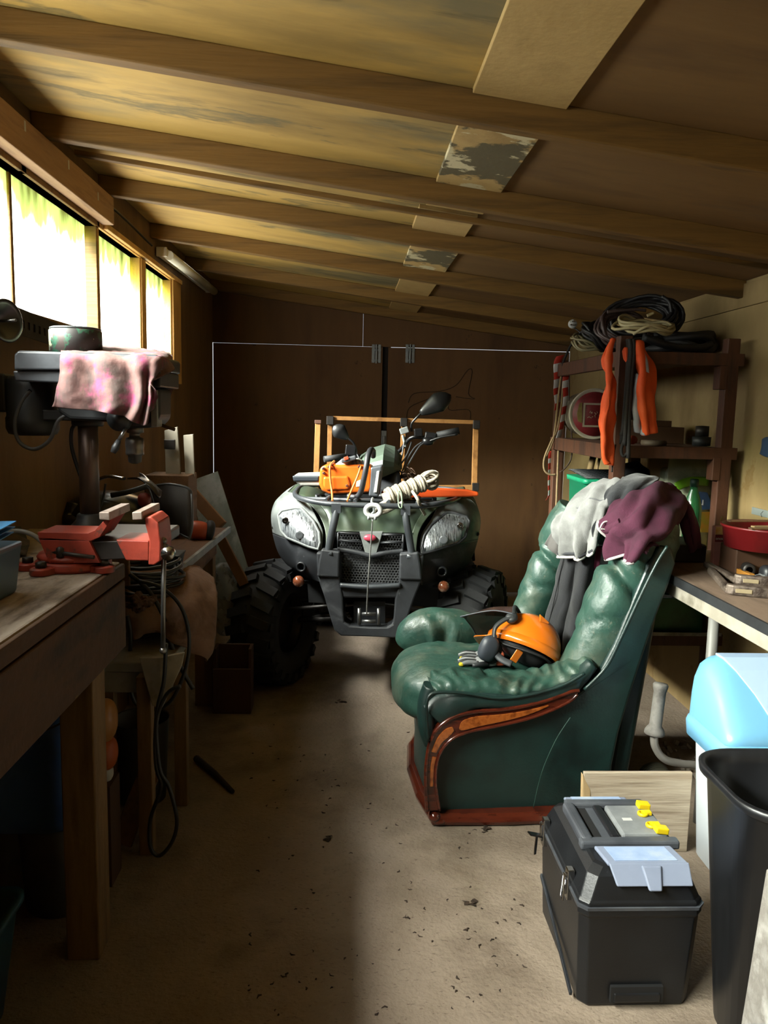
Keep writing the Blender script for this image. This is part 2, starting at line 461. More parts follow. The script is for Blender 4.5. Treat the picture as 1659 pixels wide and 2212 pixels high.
for i, (y0, y1, z0, z1) in enumerate(WIN):
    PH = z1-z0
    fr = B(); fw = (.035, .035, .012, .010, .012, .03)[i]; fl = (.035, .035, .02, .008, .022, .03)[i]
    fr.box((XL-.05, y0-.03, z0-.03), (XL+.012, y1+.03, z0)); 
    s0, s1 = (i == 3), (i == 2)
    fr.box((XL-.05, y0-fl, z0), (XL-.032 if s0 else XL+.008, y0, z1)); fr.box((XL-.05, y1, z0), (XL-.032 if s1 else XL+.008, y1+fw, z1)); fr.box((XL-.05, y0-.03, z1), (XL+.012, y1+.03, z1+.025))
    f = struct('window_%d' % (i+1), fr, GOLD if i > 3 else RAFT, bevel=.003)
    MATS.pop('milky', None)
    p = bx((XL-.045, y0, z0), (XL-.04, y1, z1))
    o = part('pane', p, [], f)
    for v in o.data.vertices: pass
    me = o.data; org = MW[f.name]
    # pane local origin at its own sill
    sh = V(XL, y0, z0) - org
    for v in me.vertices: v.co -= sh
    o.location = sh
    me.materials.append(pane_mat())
    if i in (1, 2): pass
struct('trim_18', bx((XL, YF, 2.19), (XL+.06, 3.46, 2.30)), M('header_wood', '#8a6848', '#9a7856', '#70523a', rough=.75, scale=3, stretch=(5, .5, 5), bump=.2, bs=40), bevel=.004)
struct('trim_19', bx((XL, 4.755, 1.58), (XL+.02, 4.96, 2.19)), GOLD, bevel=.003)
struct('trim_20', bx((XL, 4.07, 1.6), (XL+.015, 4.15, 2.17)), GOLD, bevel=.003)
struct('trim_21', bx((XL, 3.47, 2.175), (XL+.03, 4.96, 2.2)), GOLD, bevel=.003)
# slotted angle rail under the window
A0, A1 = PX(-60, 628, XL+.05), PX(138, 708, XL+.05)
t = thing('slotted_angle', 'dark slotted steel angle rail on the left wall below the windows', 'rail', (A0+A1)/2)
b = B(); h0 = .075
dirv = (A1-A0); n_ = 16
def onA(u, dz, dx=0): return A0 + dirv*u + V(dx, 0, dz)
for i in range(n_):
    u0, u1 = i/n_, (i+1)/n_; ua, ub = u0+.3/n_, u0+.7/n_
    for a_, b_, z0_, z1_ in ((u0, u1, -h0, -.052), (u0, u1, -.028, 0), (u0, ua, -.052, -.028), (ub, u1, -.052, -.028)):
        b.hexa([onA(a_, z0_), onA(a_, z0_, .004), onA(b_, z0_, .004), onA(b_, z0_), onA(a_, z1_), onA(a_, z1_, .004), onA(b_, z1_, .004), onA(b_, z1_)])
b.hexa([onA(0, 0, -.05), onA(0, 0, .004), onA(1, 0, .004), onA(1, 0, -.05), onA(0, .004, -.05), onA(0, .004, .004), onA(1, .004, .004), onA(1, .004, -.05)])
part('rail', b, DSTEEL, t)
# black dish hanging off that rail
c = PY(12, 693, 2.2)
t = thing('horn', 'black flared dish hanging at the left edge below the first windows', 'horn', c)
ax = V(.93, -.36, .03).normalized()
part('bell', B().lathe([(.012, -.10), (.02, -.06), (.03, -.03), (.052, -.004), (.058, .004), (.055, .006), (.045, .0), (.025, -.02), (.008, -.03)], c, ax, 28), M('horn_black', '#1d1b1b', '#2a2523', rough=.35, scale=8), t)
part('stud', B().tube([c-ax*.02, c+ax*.035], .004, 8), STEEL, t)
part('bracket', B().beam(c-ax*.09, c-ax*.09+V(-.03, .02, .02), .03, .03), DSTEEL, t)
# strip light on the wall plate
a, q = V(XL+.035, 4.42, 2.265), V(XL+.035, 5.86, 2.285)
t = thing('strip_light', 'white fluorescent strip light along the top of the left wall', 'lamp', (a+q)/2)
LAMPW = M('ceiling_lamp_white', '#e6e4d4', '#d8d6c4', rough=.4, scale=6)
part('housing', B().beam(a, q, .05, .045), LAMPW, t, bevel=.006)
part('diffuser', B().tube([a+V(.035, 0, -.015), q+V(.035, 0, -.015)], .026, 12), M('ceiling_lamp_diffuser', '#dcdac8', '#cfcdba', rough=.3, scale=8), t)
for e_, s_ in ((a, -1), (q, 1)):
    part('end_cap', B().beam(e_, e_+V(0, s_*.02, 0), .056, .05), LAMPW, t, bevel=.004)
b = B().tube([PX(x, y, XL+.05+.0*x) for x, y in ((0, 212), (25, 240), (50, 270), (95, 310), (140, 352), (180, 390), (210, 425))] + [PX(x, y, XL+.03) for x, y in ((250, 455), (285, 488), (312, 515), (328, 530))], .006, 7, smooth_path=4)
t = one('power_cable', b, CABLE, 'black cable clipped along the wall plate to the strip light', 'cable')
for x, y in ((50, 272), (145, 356), (209, 424)):
    part('clip', B().obox(PX(x, y, XL+.055), (.012, .012, .03)), WHITE, t)
# ---------------------------------------------------------------- left side: workbench, vise, drill press
RED = M('vise_red', '#a23624', '#ae402c', '#7c2c1e', rough=.5, scale=14, lo=.3, hi=.75, bump=.08, bs=90)
stain(RED, '#5a4236', 22, .6, .64, (1, 1, 1), 2., .7)
BTOP = M('bench_top', '#a39486', '#b8aa9c', '#6e6054', rough=.8, scale=5, stretch=(3, .7, 1), bump=.3, bs=50)
stain(BTOP, '#3c2c20', 7, .6, .66, (1, 1, 1), 4., .7)
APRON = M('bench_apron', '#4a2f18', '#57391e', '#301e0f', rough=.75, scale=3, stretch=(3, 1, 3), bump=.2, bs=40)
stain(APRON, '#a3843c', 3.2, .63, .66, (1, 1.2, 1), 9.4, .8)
bench = thing('workbench', 'heavy stained wooden workbench along the left wall carrying the red vise', 'workbench', (-.8, 1.5, 0))
b = B(); b.prism([V(-1.04, .5, 1.0), V(-.592, .5, 1.0), V(-.592, 2.06, 1.0), V(-.70, 2.08, 1.0), V(-.70, 2.6, 1.0), V(-1.04, 2.6, 1.0)], (0, 0, .04))
part('top', b, BTOP, bench, bevel=.005)
part('edge_shade', bx((-.5915, .5, .999), (-.580, 2.058, 1.0365)), APRON, bench, bevel=.003)  # dark strip added over the top's edge, shade put into its colour
part('apron', bx((-.605, .5, .815), (-.578, 2.05, .994)), APRON, bench, bevel=.004)
part('apron', bx((-1.03, 2.6, .85), (-.72, 2.62, 1.0)), OAK, bench, bevel=.004)
for x0, x1, y0, y1 in ((-.715, -.63, 1.93, 2.03), (-.715, -.63, .6, .7), (-1.03, -.95, .6, .7)):
    part('leg', bx((x0, y0, .0), (x1, y1, .998)), PINE, bench, bevel=.004)
part('leg', bx((-1.03, 2.5, 0), (-.95, 2.58, .998)), PINE, bench, bevel=.004)
part('rail', bx((-1.02, 1.42, .38), (-.69, 1.47, .44)), OAK, bench, bevel=.003)
part('foot', bx((-.75, 1.86, 0), (-.62, 2.05, .0)), PINE, bench) if False else None

# vise
def Q(x, y, Y=1.93): return PY(x, y, Y)
t = thing('bench_vise', 'red engineer vise with worn steel jaws bolted to the workbench corner', 'vise', V(-.70, 1.98, 1.04))
c0 = V(-.685, 1.98, 1.041)
b = B(); b.lathe([(.0, 0), (.088, 0), (.092, .006), (.090, .020), (.078, .026), (.0, .026)], c0, (0, 0, 1), 36)
for an in (200, 245, 330, 80):
    d = V(math.cos(math.radians(an)), math.sin(math.radians(an)), 0)
    b.lathe([(0, 0), (.026, 0), (.026, .014), (.022, .017), (0, .017)], c0+d*.105, (0, 0, 1), 16)
    b.beam(c0+d*.06+V(0, 0, .008), c0+d*.105+V(0, 0, .008), .05, .015)
base = part('swivel_base', b, RED, t, bevel=.001)
b = B()
for an in (200, 245, 330, 80):
    d = V(math.cos(math.radians(an)), math.sin(math.radians(an)), 0)
    b.lathe([(0, .017), (.013, .017), (.013, .03), (.009, .032), (0, .032)], c0+d*.105, (0, 0, 1), 6)
    part('bolt', b, DSTEEL, base); b = B()
b.lathe([(0, .026), (.084, .026), (.086, .032), (.080, .040), (0, .040)], c0, (0, 0, 1), 36)
part('swivel_plate', b, RED, t)
b = B(); k = c0 + V(-.004, -.075, .04)
b.lathe([(0, 0), (.011, 0), (.011, .022), (.006, .026), (0, .026)], k, (0, 0, 1), 12); b.tube([k+V(-.02, 0, .012), k+V(.085, -.02, .004)], .005, 8)
part('lock_handle', b, DSTEEL, t)
yv, wv = 1.90, .12
def vp(L): return [Q(x, y, yv) for x, y in L]
b = B(); b.prism(vp([(82, 1160), (86, 1167), (192, 1168), (216, 1216), (106, 1216)]), (0, wv, 0))
b.prism(vp([(81, 1150), (190, 1152), (205, 1146), (230, 1118), (240, 1122), (215, 1160), (196, 1168), (84, 1162)]), (0, wv, 0))
part('fixed_jaw', b, RED, t, bevel=.003)
b = B(); b.prism(vp([(250, 1166), (322, 1168), (322, 1212), (272, 1211)]), (0, wv, 0))
b.prism(vp([(312, 1118), (326, 1116), (342, 1130), (347, 1175), (346, 1212), (333, 1221), (320, 1220), (322, 1165), (314, 1135)]), (0, wv, 0))
part('sliding_jaw', b, RED, t, bevel=.003)
part('slide', B().prism([p+V(0, .012, 0) for p in vp([(188, 1172), (262, 1170), (280, 1209), (205, 1212)])], (0, wv-.024, 0)), DSTEEL, t, bevel=.002)
for nm, L in (('jaw_block', [(217, 1105), (239, 1105), (240, 1123), (218, 1121)]), ('jaw_block', [(288, 1105), (309, 1104), (310, 1121), (289, 1122)])):
    b = B(); b.prism([p-V(0, .012, 0) for p in vp(L)], (.0, wv+.06, 0))
    part(nm, b, M('jaw_steel', '#9c8a7e', '#b09e92', '#7c6a60', rough=.5, metal=.4, scale=20), t, bevel=.002)
b = B(); s0 = Q(345, 1188, yv+.06); b.tube([Q(200, 1190, yv+.06), Q(352, 1190, yv+.06)], .012, 12); b.tube([Q(348, 1190, yv+.05), Q(362, 1190, yv+.05)], .017, 14)
sc = part('screw', b, DSTEEL, t)
b = B(); hb = Q(352, 1192, yv+.03); b.tube([Q(354, 1168, yv+.03), Q(352, 1405, yv+.03)], .0058, 10)
for y in (1168, 1405): b.puff(Q(353 if y < 1200 else 352, y, yv+.03), (.009, .009, .009), 2, 4)
part('handle', b, STEEL, sc)
part('screw_knob', B().lathe([(0, -.012), (.015, -.012), (.017, -.008), (.017, .008), (.015, .012), (0, .012)], Q(363, 1195, yv-.005), (0, 1, 0), 18), CHROME, sc)

# blue tub with blue paper at the left picture edge
t = thing('clear_tub', 'translucent blue plastic tub with blue sheets at the near end of the workbench', 'tub', V(-.80, 1.62, 1.04))
TUB = M('tub_blue', '#5d86a8', '#6b94b4', rough=.3, scale=3, trans=.3)
p0 = PY(16, 1250, 1.62)
part('body', B().loft([[V(x, y, z) for x, y in ((p0.x-.16-e, 1.52-e), (p0.x-.008+e, 1.52-e), (p0.x-.008+e, 1.72+e), (p0.x-.16-e, 1.72+e))] for z, e in ((1.0405, -.01), (1.14, 0), (1.152, .004))], True, False, False), TUB, t, bevel=.008)
for k in range(3):
    a = PY(2+3*k, 1165-12*k, 1.6)
    part('sheet', B().prism([a+V(-.12, -.04, -.01), a+V(.0+.006*k, -.05, -.006+.004*k), a+V(.005, .05, .006), a+V(-.12, .06, 0)], (0, 0, .002)), M('blue_sheet', '#2f8fd0', rough=.5), t)

# drill press
DP = M('drill_grey', '#3a3d42', '#44484d', '#303337', rough=.45, scale=8, bump=.04)
DPD = M('drill_dark', '#25282a', '#303335', rough=.5, scale=8, bump=.05)
Yd = 2.32
drill = thing('drill_press', 'grey bench drill press standing behind the red vise on the workbench', 'drill press', V(-.77, 2.36, 1.04))
cx0 = PY(187, 1000, Yd)
col = V(cx0.x, Yd+.02, 0)
b = B(); b.box((-.83, 2.26, 1.04), (-.53, 2.50, 1.075)); b.lathe([(.0, 1.075), (.062, 1.075), (.058, 1.09), (.04, 1.11), (.036, 1.13), (.0, 1.13)], (col.x, col.y, 0), (0, 0, 1), 28)
part('base', b, DP, drill, bevel=.006)
part('column', B().lathe([(0, 1.1), (.028, 1.1), (.028, 1.46), (0, 1.46)], (col.x, col.y, 0), (0, 0, 1), 28), M('rusty_column', '#5c4a42', '#766258', '#3c2f29', rough=.4, metal=.55, scale=5, stretch=(1, 1, .4), bump=.05), drill)
hd = B()
hd.prism([PY(x, y, 2.25) for x, y in ((122, 842), (345, 838), (345, 905), (325, 925), (270, 925), (240, 912), (150, 908), (122, 890))], (0, .15, 0))
part('head', hd, DPD, drill, bevel=.012, seg=3)
b = B(); b.prism([PY(x, y, 2.19) for x, y in ((30, 765), (38, 757), (338, 766), (346, 772), (346, 800), (30, 800))], (0, .26, 0))
bc = part('belt_cover', b, DP, drill, bevel=.012, seg=3)
part('cover_base', B().prism([PY(x, y, 2.20) for x, y in ((27, 801), (346, 801), (346, 836), (32, 823))], (0, .24, 0)), DP, drill, bevel=.004)
mc = PY(70, 880, 2.36)
b = B(); zt, zb = PY(70, 822, 2.36).z, PY(70, 940, 2.36).z
b.lathe([(0, zt+.01), (.060, zt+.01), (.066, zt), (.068, zt-.02), (.070, zb+.055), (.073, zb+.05), (.073, zb+.02), (.066, zb+.004), (.05, zb), (0, zb)], (mc.x, 2.36, 0), (0, 0, 1), 32)
mo = part('motor', b, DPD, drill)
part('capacitor', bx((mc.x-.13, 2.32, 1.42), (mc.x-.06, 2.42, 1.53)), DPD, mo, bevel=.006)
part('mount', bx((mc.x+.05, 2.30, 1.40), (col.x+.02, 2.38, 1.43)), DPD, drill, bevel=.004)
part('collar', B().lathe([(.03, 1.385), (.042, 1.385), (.045, 1.39), (.045, 1.42), (.03, 1.42)], (col.x, col.y, 0), (0, 0, 1), 28), DPD, drill)
ck = PY(291, 960, Yd-.02); zz = lambda y: PY(291, y, Yd-.02).z
part('chuck', B().lathe([(0, zz(918)), (.024, zz(918)), (.026, zz(924)), (.026, zz(934)), (.015, zz(936)), (.015, zz(944)), (.024, zz(946)), (.026, zz(952)), (.0265, zz(964)), (.0255, zz(967)), (.0255, zz(972)), (.026, zz(978)), (.025, zz(982)), (.0195, zz(984)), (.018, zz(998)), (.010, zz(1001)), (0, zz(1001))], (ck.x, ck.y, 0), (0, 0, 1), 30), M('chuck_steel', '#77736f', '#8b8783', rough=.35, metal=.85, scale=20), drill)
hb = PY(258, 905, 2.24)
hub = part('feed_hub', B().lathe([(0, -.03), (.012, -.03), (.014, -.02), (.03, -.016), (.034, -.005), (.034, .02), (0, .02)], hb, (0, 1, 0), 24), DPD, drill)
for p, q in (((272, 925), (248, 972)), ):
    lv = part('feed_lever', B().tube([PY(*p, 2.225), PY(256, 952, 2.22)], .005, 8), STEEL, hub)
    part('knob', B().tube([PY(257, 951, 2.22), PY(250, 966, 2.218), PY(244, 978, 2.216)], [.007, .011, .008], 10), DPD, lv)
part('depth_stop', bx((PY(330, 850, 2.25).x-.004, 2.24, PY(330, 922, 2.25).z), (PY(336, 850, 2.25).x+.006, 2.3, PY(330, 842, 2.25).z)), GALV, drill, bevel=.002)
part('side_lever', B().tube([PY(338, 915, 2.3), PY(378, 928, 2.3)], .005, 8), M('rusty', '#4c3426', rough=.7, metal=.3), drill)
part('power_cord', B().tube([PY(x, y, 2.26) for x, y in ((66, 843), (45, 870), (32, 915), (42, 955), (75, 970), (108, 950), (125, 910), (150, 893))], .0055, 8, smooth_path=6), M('grey_cord', '#4f5152', rough=.5), drill)
part('switch_cord', B().tube([PY(x, y, 2.36) for x, y in ((165, 912), (155, 930), (155, 965), (166, 1005), (180, 1045))], .006, 8, smooth_path=5), CABLE, drill)
# camouflage tin on the belt cover
cc = PY(164, 740, 2.31); ztop, zbot = PY(164, 716, 2.31).z, PY(164, 764, 2.25).z
CAMO = M('camo_tape', '#4c403c', '#2e6a50', '#2a2826', rough=.6, scale=12, lo=.46, hi=.54)
stain(CAMO, '#c8d4a8', 11, .60, .61, (1, 1, 1), 4.4)
t = thing('camouflage_tin', 'round tin wrapped in camouflage tape on top of the drill press', 'tin', (cc.x, 2.31, zbot))
part('body', B().lathe([(0, zbot), (.071, zbot), (.071, ztop), (.068, ztop+.004), (0, ztop+.004)], (cc.x, 2.31, 0), (0, 0, 1), 40), CAMO, t)
part('lid', B().lathe([(0, ztop+.003), (.069, ztop+.003), (.069, ztop+.008), (.064, ztop+.010), (0, ztop+.008)], (cc.x, 2.31, 0), (0, 0, 1), 40), DPD, t)
# pink rag thrown over the drill head
RAG = M('rag_pink', '#7a5c56', '#6c4c48', '#5c4c48', rough=.95, scale=9, bump=.12, bs=90)
stain(RAG, '#a03c68', 15, .52, .64, (1, 1, 1), 3.3, .8); stain(RAG, '#4c3e3c', 19, .52, .66, (2, 1, .6), 7.7, .75)
def fr(p, n, u, v):
    k = min(1, max(0, (v-.25)/.5))
    return p + n*(-.013*k*math.sin(u*32+2*math.sin(v*3+u*4)) - .008*k*nz(p, 22) - .003*nz(p, 60))
rows = [[PY(150, 742, 2.46), PY(215, 745, 2.46), PY(290, 752, 2.46), PY(352, 760, 2.45), PY(372, 768, 2.42)],
        [PY(135, 755, 2.30), PY(205, 757, 2.30), PY(285, 763, 2.30), PY(350, 768, 2.30), PY(374, 790, 2.34)],
        [PY(130, 766, 2.185), PY(205, 768, 2.18), PY(283, 771, 2.18), PY(338, 776, 2.18), PY(372, 800, 2.28)],
        [PY(126, 805, 2.17), PY(203, 812, 2.165), PY(284, 818, 2.165), PY(324, 820, 2.17), PY(333, 818, 2.18)],
        [PY(117, 850, 2.165), PY(196, 862, 2.16), PY(282, 870, 2.155), PY(322, 862, 2.165), PY(330, 850, 2.17)],
        [PY(110, 879, 2.165), PY(190, 886, 2.16), PY(262, 898, 2.155), PY(314, 918, 2.165), PY(327, 855, 2.17)]]
one('rag', B().grid(patch(rows, 14, 10, fr)), RAG, 'grimy pink stained rag draped over the drill press head', 'rag', solid=.002)
rows = [[PY(345, 772, 2.40), PY(364, 772, 2.42), PY(374, 800, 2.44)], [PY(352, 800, 2.40), PY(367, 815, 2.41), PY(373, 830, 2.44)], [PY(340, 850, 2.40), PY(355, 850, 2.41), PY(368, 852, 2.44)], [PY(340, 898, 2.40), PY(347, 900, 2.41), PY(353, 888, 2.43)]]
one('rag', B().grid(patch(rows, 7, 7, lambda p, n, u, v: p+n*(.006*math.sin(u*14)+.008*nz(p, 25)))), RAG, 'small dirty floral rag hanging off the far side of the drill press', 'rag', solid=.002)

# clutter behind the drill press, on the far bench
bench2 = thing('far_bench', 'lower wooden bench with metal edged top beyond the workbench on the left', 'workbench', (-.8, 3.4, 0))
b = B(); b.prism([V(-1.04, 2.72, .825), V(-.62, 2.80, .825), V(-.585, 3.86, .825), V(-1.04, 3.86, .825)], (0, 0, .035))
part('top', b, M('bench_top_red', '#6f4c34', '#7f5a40', '#553624', rough=.7, scale=4, stretch=(3, .6, 1), bump=.2, bs=40), bench2, bevel=.002)
part('edge_strip', B().prism([V(-.62, 2.80, .836), V(-.606, 2.80, .836), V(-.571, 3.87, .836), V(-.585, 3.87, .836)], (0, 0, .028)), GALV, bench2)
for x, y in ((-.68, 3.76), (-1.0, 3.76), (-.98, 2.85)):
    part('leg', bx((x-.045, y-.04, 0), (x+.045, y+.04, .825)), PINE, bench2, bevel=.004)
part('rail', bx((-.66, 2.82, .74), (-.63, 3.8, .82)), OAK, bench2, bevel=.003)
# black moulded helmet
HB = M('gloss_black', '#16171a', '#1f2124', rough=.28, scale=6, coat=.3)
t = thing('crash_helmet', 'black off-road crash helmet with silver vents behind the drill column', 'helmet', V(-.87, 3.05, .86))
hc = PY(240, 1095, 3.05); hc = V(hc.x, 3.05, .99)
def fh(p, d):
    q = p - hc
    k = .008*math.sin(q.z*60+q.x*14) * max(0, d.x*.5+.5)
    if q.x > .1: p = p + V(0, 0, .035*(q.x-.1)/.1)
    return p + d*k
part('shell', B().puff(hc, (.185, .135, .125), 2.3, 14, (0, .12, 0), fh), HB, t)
part('chin_bar', B().sweep([PY(160, 1090, 2.98), PY(150, 1120, 2.95), PY(185, 1138, 2.9), PY(240, 1140, 2.89)], .03, .022, n=12), HB, t)
part('peak', B().grid(patch([[PY(275, 1032, 3.05), PY(300, 1032, 2.98), PY(325, 1050, 2.95)], [PY(300, 1030, 3.1), PY(330, 1045, 3.0), PY(345, 1075, 2.95)], [PY(300, 1020, 3.15), PY(315, 1028, 3.1), PY(350, 1060, 3.05)]], 5, 5)), HB, t, solid=.006)
b = B(); b.sweep([PY(212, 1036, 2.97), PY(235, 1029, 2.95), PY(268, 1034, 2.93)], .012, .006, n=10); part('vent', b, CHROME, t)
b = B(); b.sweep([PY(240, 1070, 2.93), PY(280, 1062, 2.91), PY(318, 1050, 2.92)], .006, .01, n=8); part('vent', b, DPD, t)
b = B(); b.tube([PY(x, y, 2.9) for x, y in ((228, 1045), (223, 1075), (212, 1110), (205, 1135))], .004, 6, smooth_path=4); part('strap', b, DPD, t)
part('red_flap', B().puff(PY(312, 1080, 2.98), (.025, .02, .028), 2.5, 6), M('flap_red', '#8f3222', rough=.5), t)
# forestry visor with ear defenders
t = thing('forestry_visor', 'black mesh visor with orange ear defenders lying at the corner of the far bench', 'visor', V(-.66, 3.35, .86))
rows = [[PY(322, 1052, 3.35), PY(360, 1046, 3.25), PY(400, 1052, 3.22), PY(413, 1062, 3.22)], [PY(335, 1090, 3.3), PY(365, 1090, 3.2), PY(402, 1092, 3.18), PY(415, 1100, 3.18)], [PY(345, 1125, 3.3), PY(372, 1130, 3.2), PY(400, 1135, 3.16), PY(414, 1140, 3.16)], [PY(350, 1140, 3.3), PY(380, 1148, 3.2), PY(402, 1160, 3.16), PY(409, 1162, 3.16)]]
vm = M('visor_mesh', '#2a2624', '#3a3430', rough=.6, scale=300)
g = patch(rows, 7, 7); part('mesh', B().grid(g), vm, t, solid=.002)
edge = g[0] + [r[-1] for r in g] + list(reversed(g[-1])) + [r[0] for r in reversed(g)]
part('rim', B().tube(edge[::2], .006, 6, closed=True), M('visor_rim', '#4a4d50', '#5a5d60', rough=.4, scale=9), t)
EARO = M('ear_orange', '#b5482a', '#c25232', rough=.5, scale=8)
ec = PZ(430, 1165, .86); ec = V(ec.x, ec.y, .90)
part('ear_cup', B().puff(ec, (.05, .045, .042), 2.6, 8, (0, .2, .3)), EARO, t)
part('ear_pad', B().puff(ec+V(.045, .01, .0), (.022, .047, .045), 2.6, 8, (0, .2, .3)), RUBBER, t)
part('ear_cup', B().puff(ec+V(-.12, .03, .01), (.05, .045, .042), 2.6, 8, (0, .2, -.3)), EARO, t)
part('band', B().tube([ec+V(-.04, 0, .04), ec+V(-.06, 0, .08), ec+V(-.11, .02, .06)], .006, 6, smooth_path=4), RUBBER, t)
# sundry under the column, on the workbench
b = B(); b.tube([PY(x, y, 1.95) for x, y in ((14, 1150), (40, 1147), (70, 1155), (92, 1172))], .006, 8, smooth_path=5)
one('hose', b, M('pale_hose', '#8a8c8c', rough=.4), 'short pale hose running from the blue tub to the red vise', 'hose')
one('cloth', B().grid(patch([[V(-1.0, 2.1, 1.045), V(-.93, 2.08, 1.045), V(-.85, 2.1, 1.045)], [V(-1.0, 2.2, 1.09), V(-.94, 2.18, 1.075), V(-.88, 2.2, 1.06)], [V(-1.0, 2.3, 1.08), V(-.95, 2.3, 1.09), V(-.90, 2.24, 1.06)]], 7, 7, lambda p, n, u, v: p+V(0, 0, .02*abs(nz(p, 20))))), M('cloth_brown', '#4c4034', '#5d5042', '#33382a', rough=.95, scale=14), 'crumpled dull green and brown cloth on the workbench left of the drill press', 'cloth', solid=.003)

# boards leaning beyond the far bench
def leaner(name, pts, Y0, Y1, thick, mat, label, cat, **k):
    """board whose lower corners stand at Y0 and upper corners lean at Y1 (photo outline, top corners first)"""
    (a, c), (d, e) = pts[:2], pts[2:]
    P = [PY(*a, Y1), PY(*c, Y1), PY(*d, Y0), PY(*e, Y0)]
    return one(name, B().prism(P, (0, thick, 0)), mat, label, cat, bevel=.002, **k)
CHIP = M('white_board', '#8d8572', '#9b927e', rough=.7, scale=8)
t = thing('white_bracket_board', 'white painted board with a black catch standing by the end of the window wall', 'board', PY(372, 1030, 3.7))
part('board', B().prism([PY(355, 930, 3.75), PY(383, 922, 3.75), PY(390, 1028, 3.70), PY(358, 1028, 3.70)], (0, .02, 0)), CHIP, t, bevel=.002)
part('catch', B().obox(PY(367, 960, 3.70), (.05, .02, .045)), DSTEEL, t, bevel=.003)
leaner('white_batten', [(396, 940), (417, 938), (420, 1030), (400, 1030)], 3.72, 3.76, .018, CHIP, 'short white batten right of the white board with the black catch', 'board')
one('shelf_box', B().box((PY(312, 1068, 3.6).x, 3.6, .861), (PY(407, 1028, 3.6).x, 3.8, PY(407, 1028, 3.6).z)), OAK, 'low brown wooden box under the two white boards', 'box', bevel=.003)
CAMOB = M('painted_board', '#5a625c', '#6e7468', '#475042', rough=.6, scale=2.2, detail=3, dist=.8)
stain(CAMOB, '#8d8d86', 2.3, .55, .60, (1, 1, .6), 3.1, .8); stain(CAMOB, '#3d4a2c', 2.6, .56, .62, (1, 1, .6), 7.1, .8)
leaner('painted_board', [(408, 1040), (470, 1018), (548, 1265), (470, 1300)], 4.15, 4.45, .012, CAMOB, 'grey and green smeared board leaning on the wall past the far bench', 'board')
BRN = M('brown_strut', '#7a5228', '#8a6034', rough=.7, scale=5, stretch=(4, 4, .6))
one('strut', B().beam(PY(470, 1150, 3.95), PY(528, 1262, 3.95), .05, .03, V(0, -1, 0)), BRN, 'brown timber strut propped diagonally beside the far bench leg', 'timber', bevel=.003)
one('strut', B().beam(PY(410, 1060, 3.98), V(-.62, 3.90, .86), .06, .03, V(0, -1, 0)), BRN, 'short brown strut behind the orange ear defenders', 'timber', bevel=.003)
# clear bag under the boards
bag = M('clear_bag', '#9a9c98', '#aeb0aa', '#777a74', rough=.35, scale=7, alpha=.55)
c = PY(485, 1330, 4.0)
def fb(p, d): return p + d*(.03*nz(p, 9)+.012*nz(p, 26))
one('polythene_bag', B().puff(V(c.x, 4.0, .47), (.07, .07, .19), 2.5, 12, (0, 0, 0), fb), bag, 'crumpled clear polythene bag beside the far bench leg', 'bag')
t = thing('wooden_box', 'dark open-sided wooden box on the floor against the far bench leg', 'box', (PZ(500, 1520).x, 3.78, 0))
a, q = PZ(462, 1518), PZ(543, 1520); z1 = PY(500, 1385, a.y).z
a = V(a.x*.97, a.y, 0); q = q*.97
DKB = M('dark_box', '#4a2e1a', '#573822', rough=.7, scale=5)
for nm, lo, hi in (('front', (a.x, 3.62, .0), (q.x, 3.635, .22)), ('side', (a.x, 3.636, 0), (a.x+.014, 3.73, z1)), ('side', (q.x-.014, 3.636, 0), (q.x, 3.73, z1)), ('back', (a.x+.015, 3.716, 0), (q.x-.015, 3.73, z1)), ('base', (a.x+.015, 3.636, 0), (q.x-.015, 3.715, .012))):
    part(nm, bx(lo, hi), DKB, t, bevel=.002)

# stool with sack and cable coil
stool = thing('painted_stool', 'white painted wooden stool under the pink cushion and cable coil', 'stool', (-.65, 2.75, 0))
WPT = M('white_paint_old', '#a39c8c', '#b5ae9e', '#7d7666', rough=.6, scale=6)
part('seat', bx((-.88, 2.46, .60), (-.56, 2.80, .635)), WPT, stool, bevel=.004)
part('apron', bx((-.86, 2.47, .53), (-.58, 2.49, .60)), WPT, stool, bevel=.003)
for x, y in ((-.655, 2.42), (-.86, 2.72), (-.86, 2.42), (-.61, 2.74)):
    part('leg', bx((x, y, 0), (x+.045, y+.045, .60)), PINE, stool, bevel=.003)
part('panel', B().prism([PY(300, 1420, 2.40), PY(345, 1420, 2.40), PY(398, 1410, 2.41), PY(392, 1440, 2.41), PY(350, 1530, 2.40), PY(328, 1525, 2.40)], (0, .015, 0)), WPT, stool, bevel=.003)
PINKC = M('cushion_pink', '#8a6a58', '#9a7a68', '#765848', rough=.95, scale=5, bump=.3, bs=60)
def fs(p, n, u, v):
    return p + n*(-.012*math.sin(u*16+v*3)*v - .015*nz(p, 9) - .006*nz(p, 30))
rows = [[PY(275, 1236, 3.0), PY(340, 1228, 3.02), PY(400, 1224, 3.05), PY(430, 1226, 3.08)], [PY(270, 1270, 2.78), PY(340, 1262, 2.78), PY(410, 1250, 2.8), PY(462, 1256, 2.9)], [PY(272, 1330, 2.62), PY(335, 1340, 2.6), PY(410, 1325, 2.62), PY(466, 1315, 2.75)],
        [PY(275, 1372, 2.6), PY(330, 1368, 2.59), PY(395, 1382, 2.6), PY(455, 1400, 2.68)], [PY(285, 1378, 2.6), PY(335, 1366, 2.6), PY(410, 1405, 2.61), PY(440, 1425, 2.66)]]
def cush(p, d):
    return p + d*(.012*nz(p, 9)+.006*nz(p, 25))
t = thing('cushion', 'dusty pink cloth cushion hanging over the painted stool', 'cushion', (-.66, 2.8, .64))
part('cover', B().grid(patch(rows, 9, 9, fs)), PINKC, t, solid=.006)
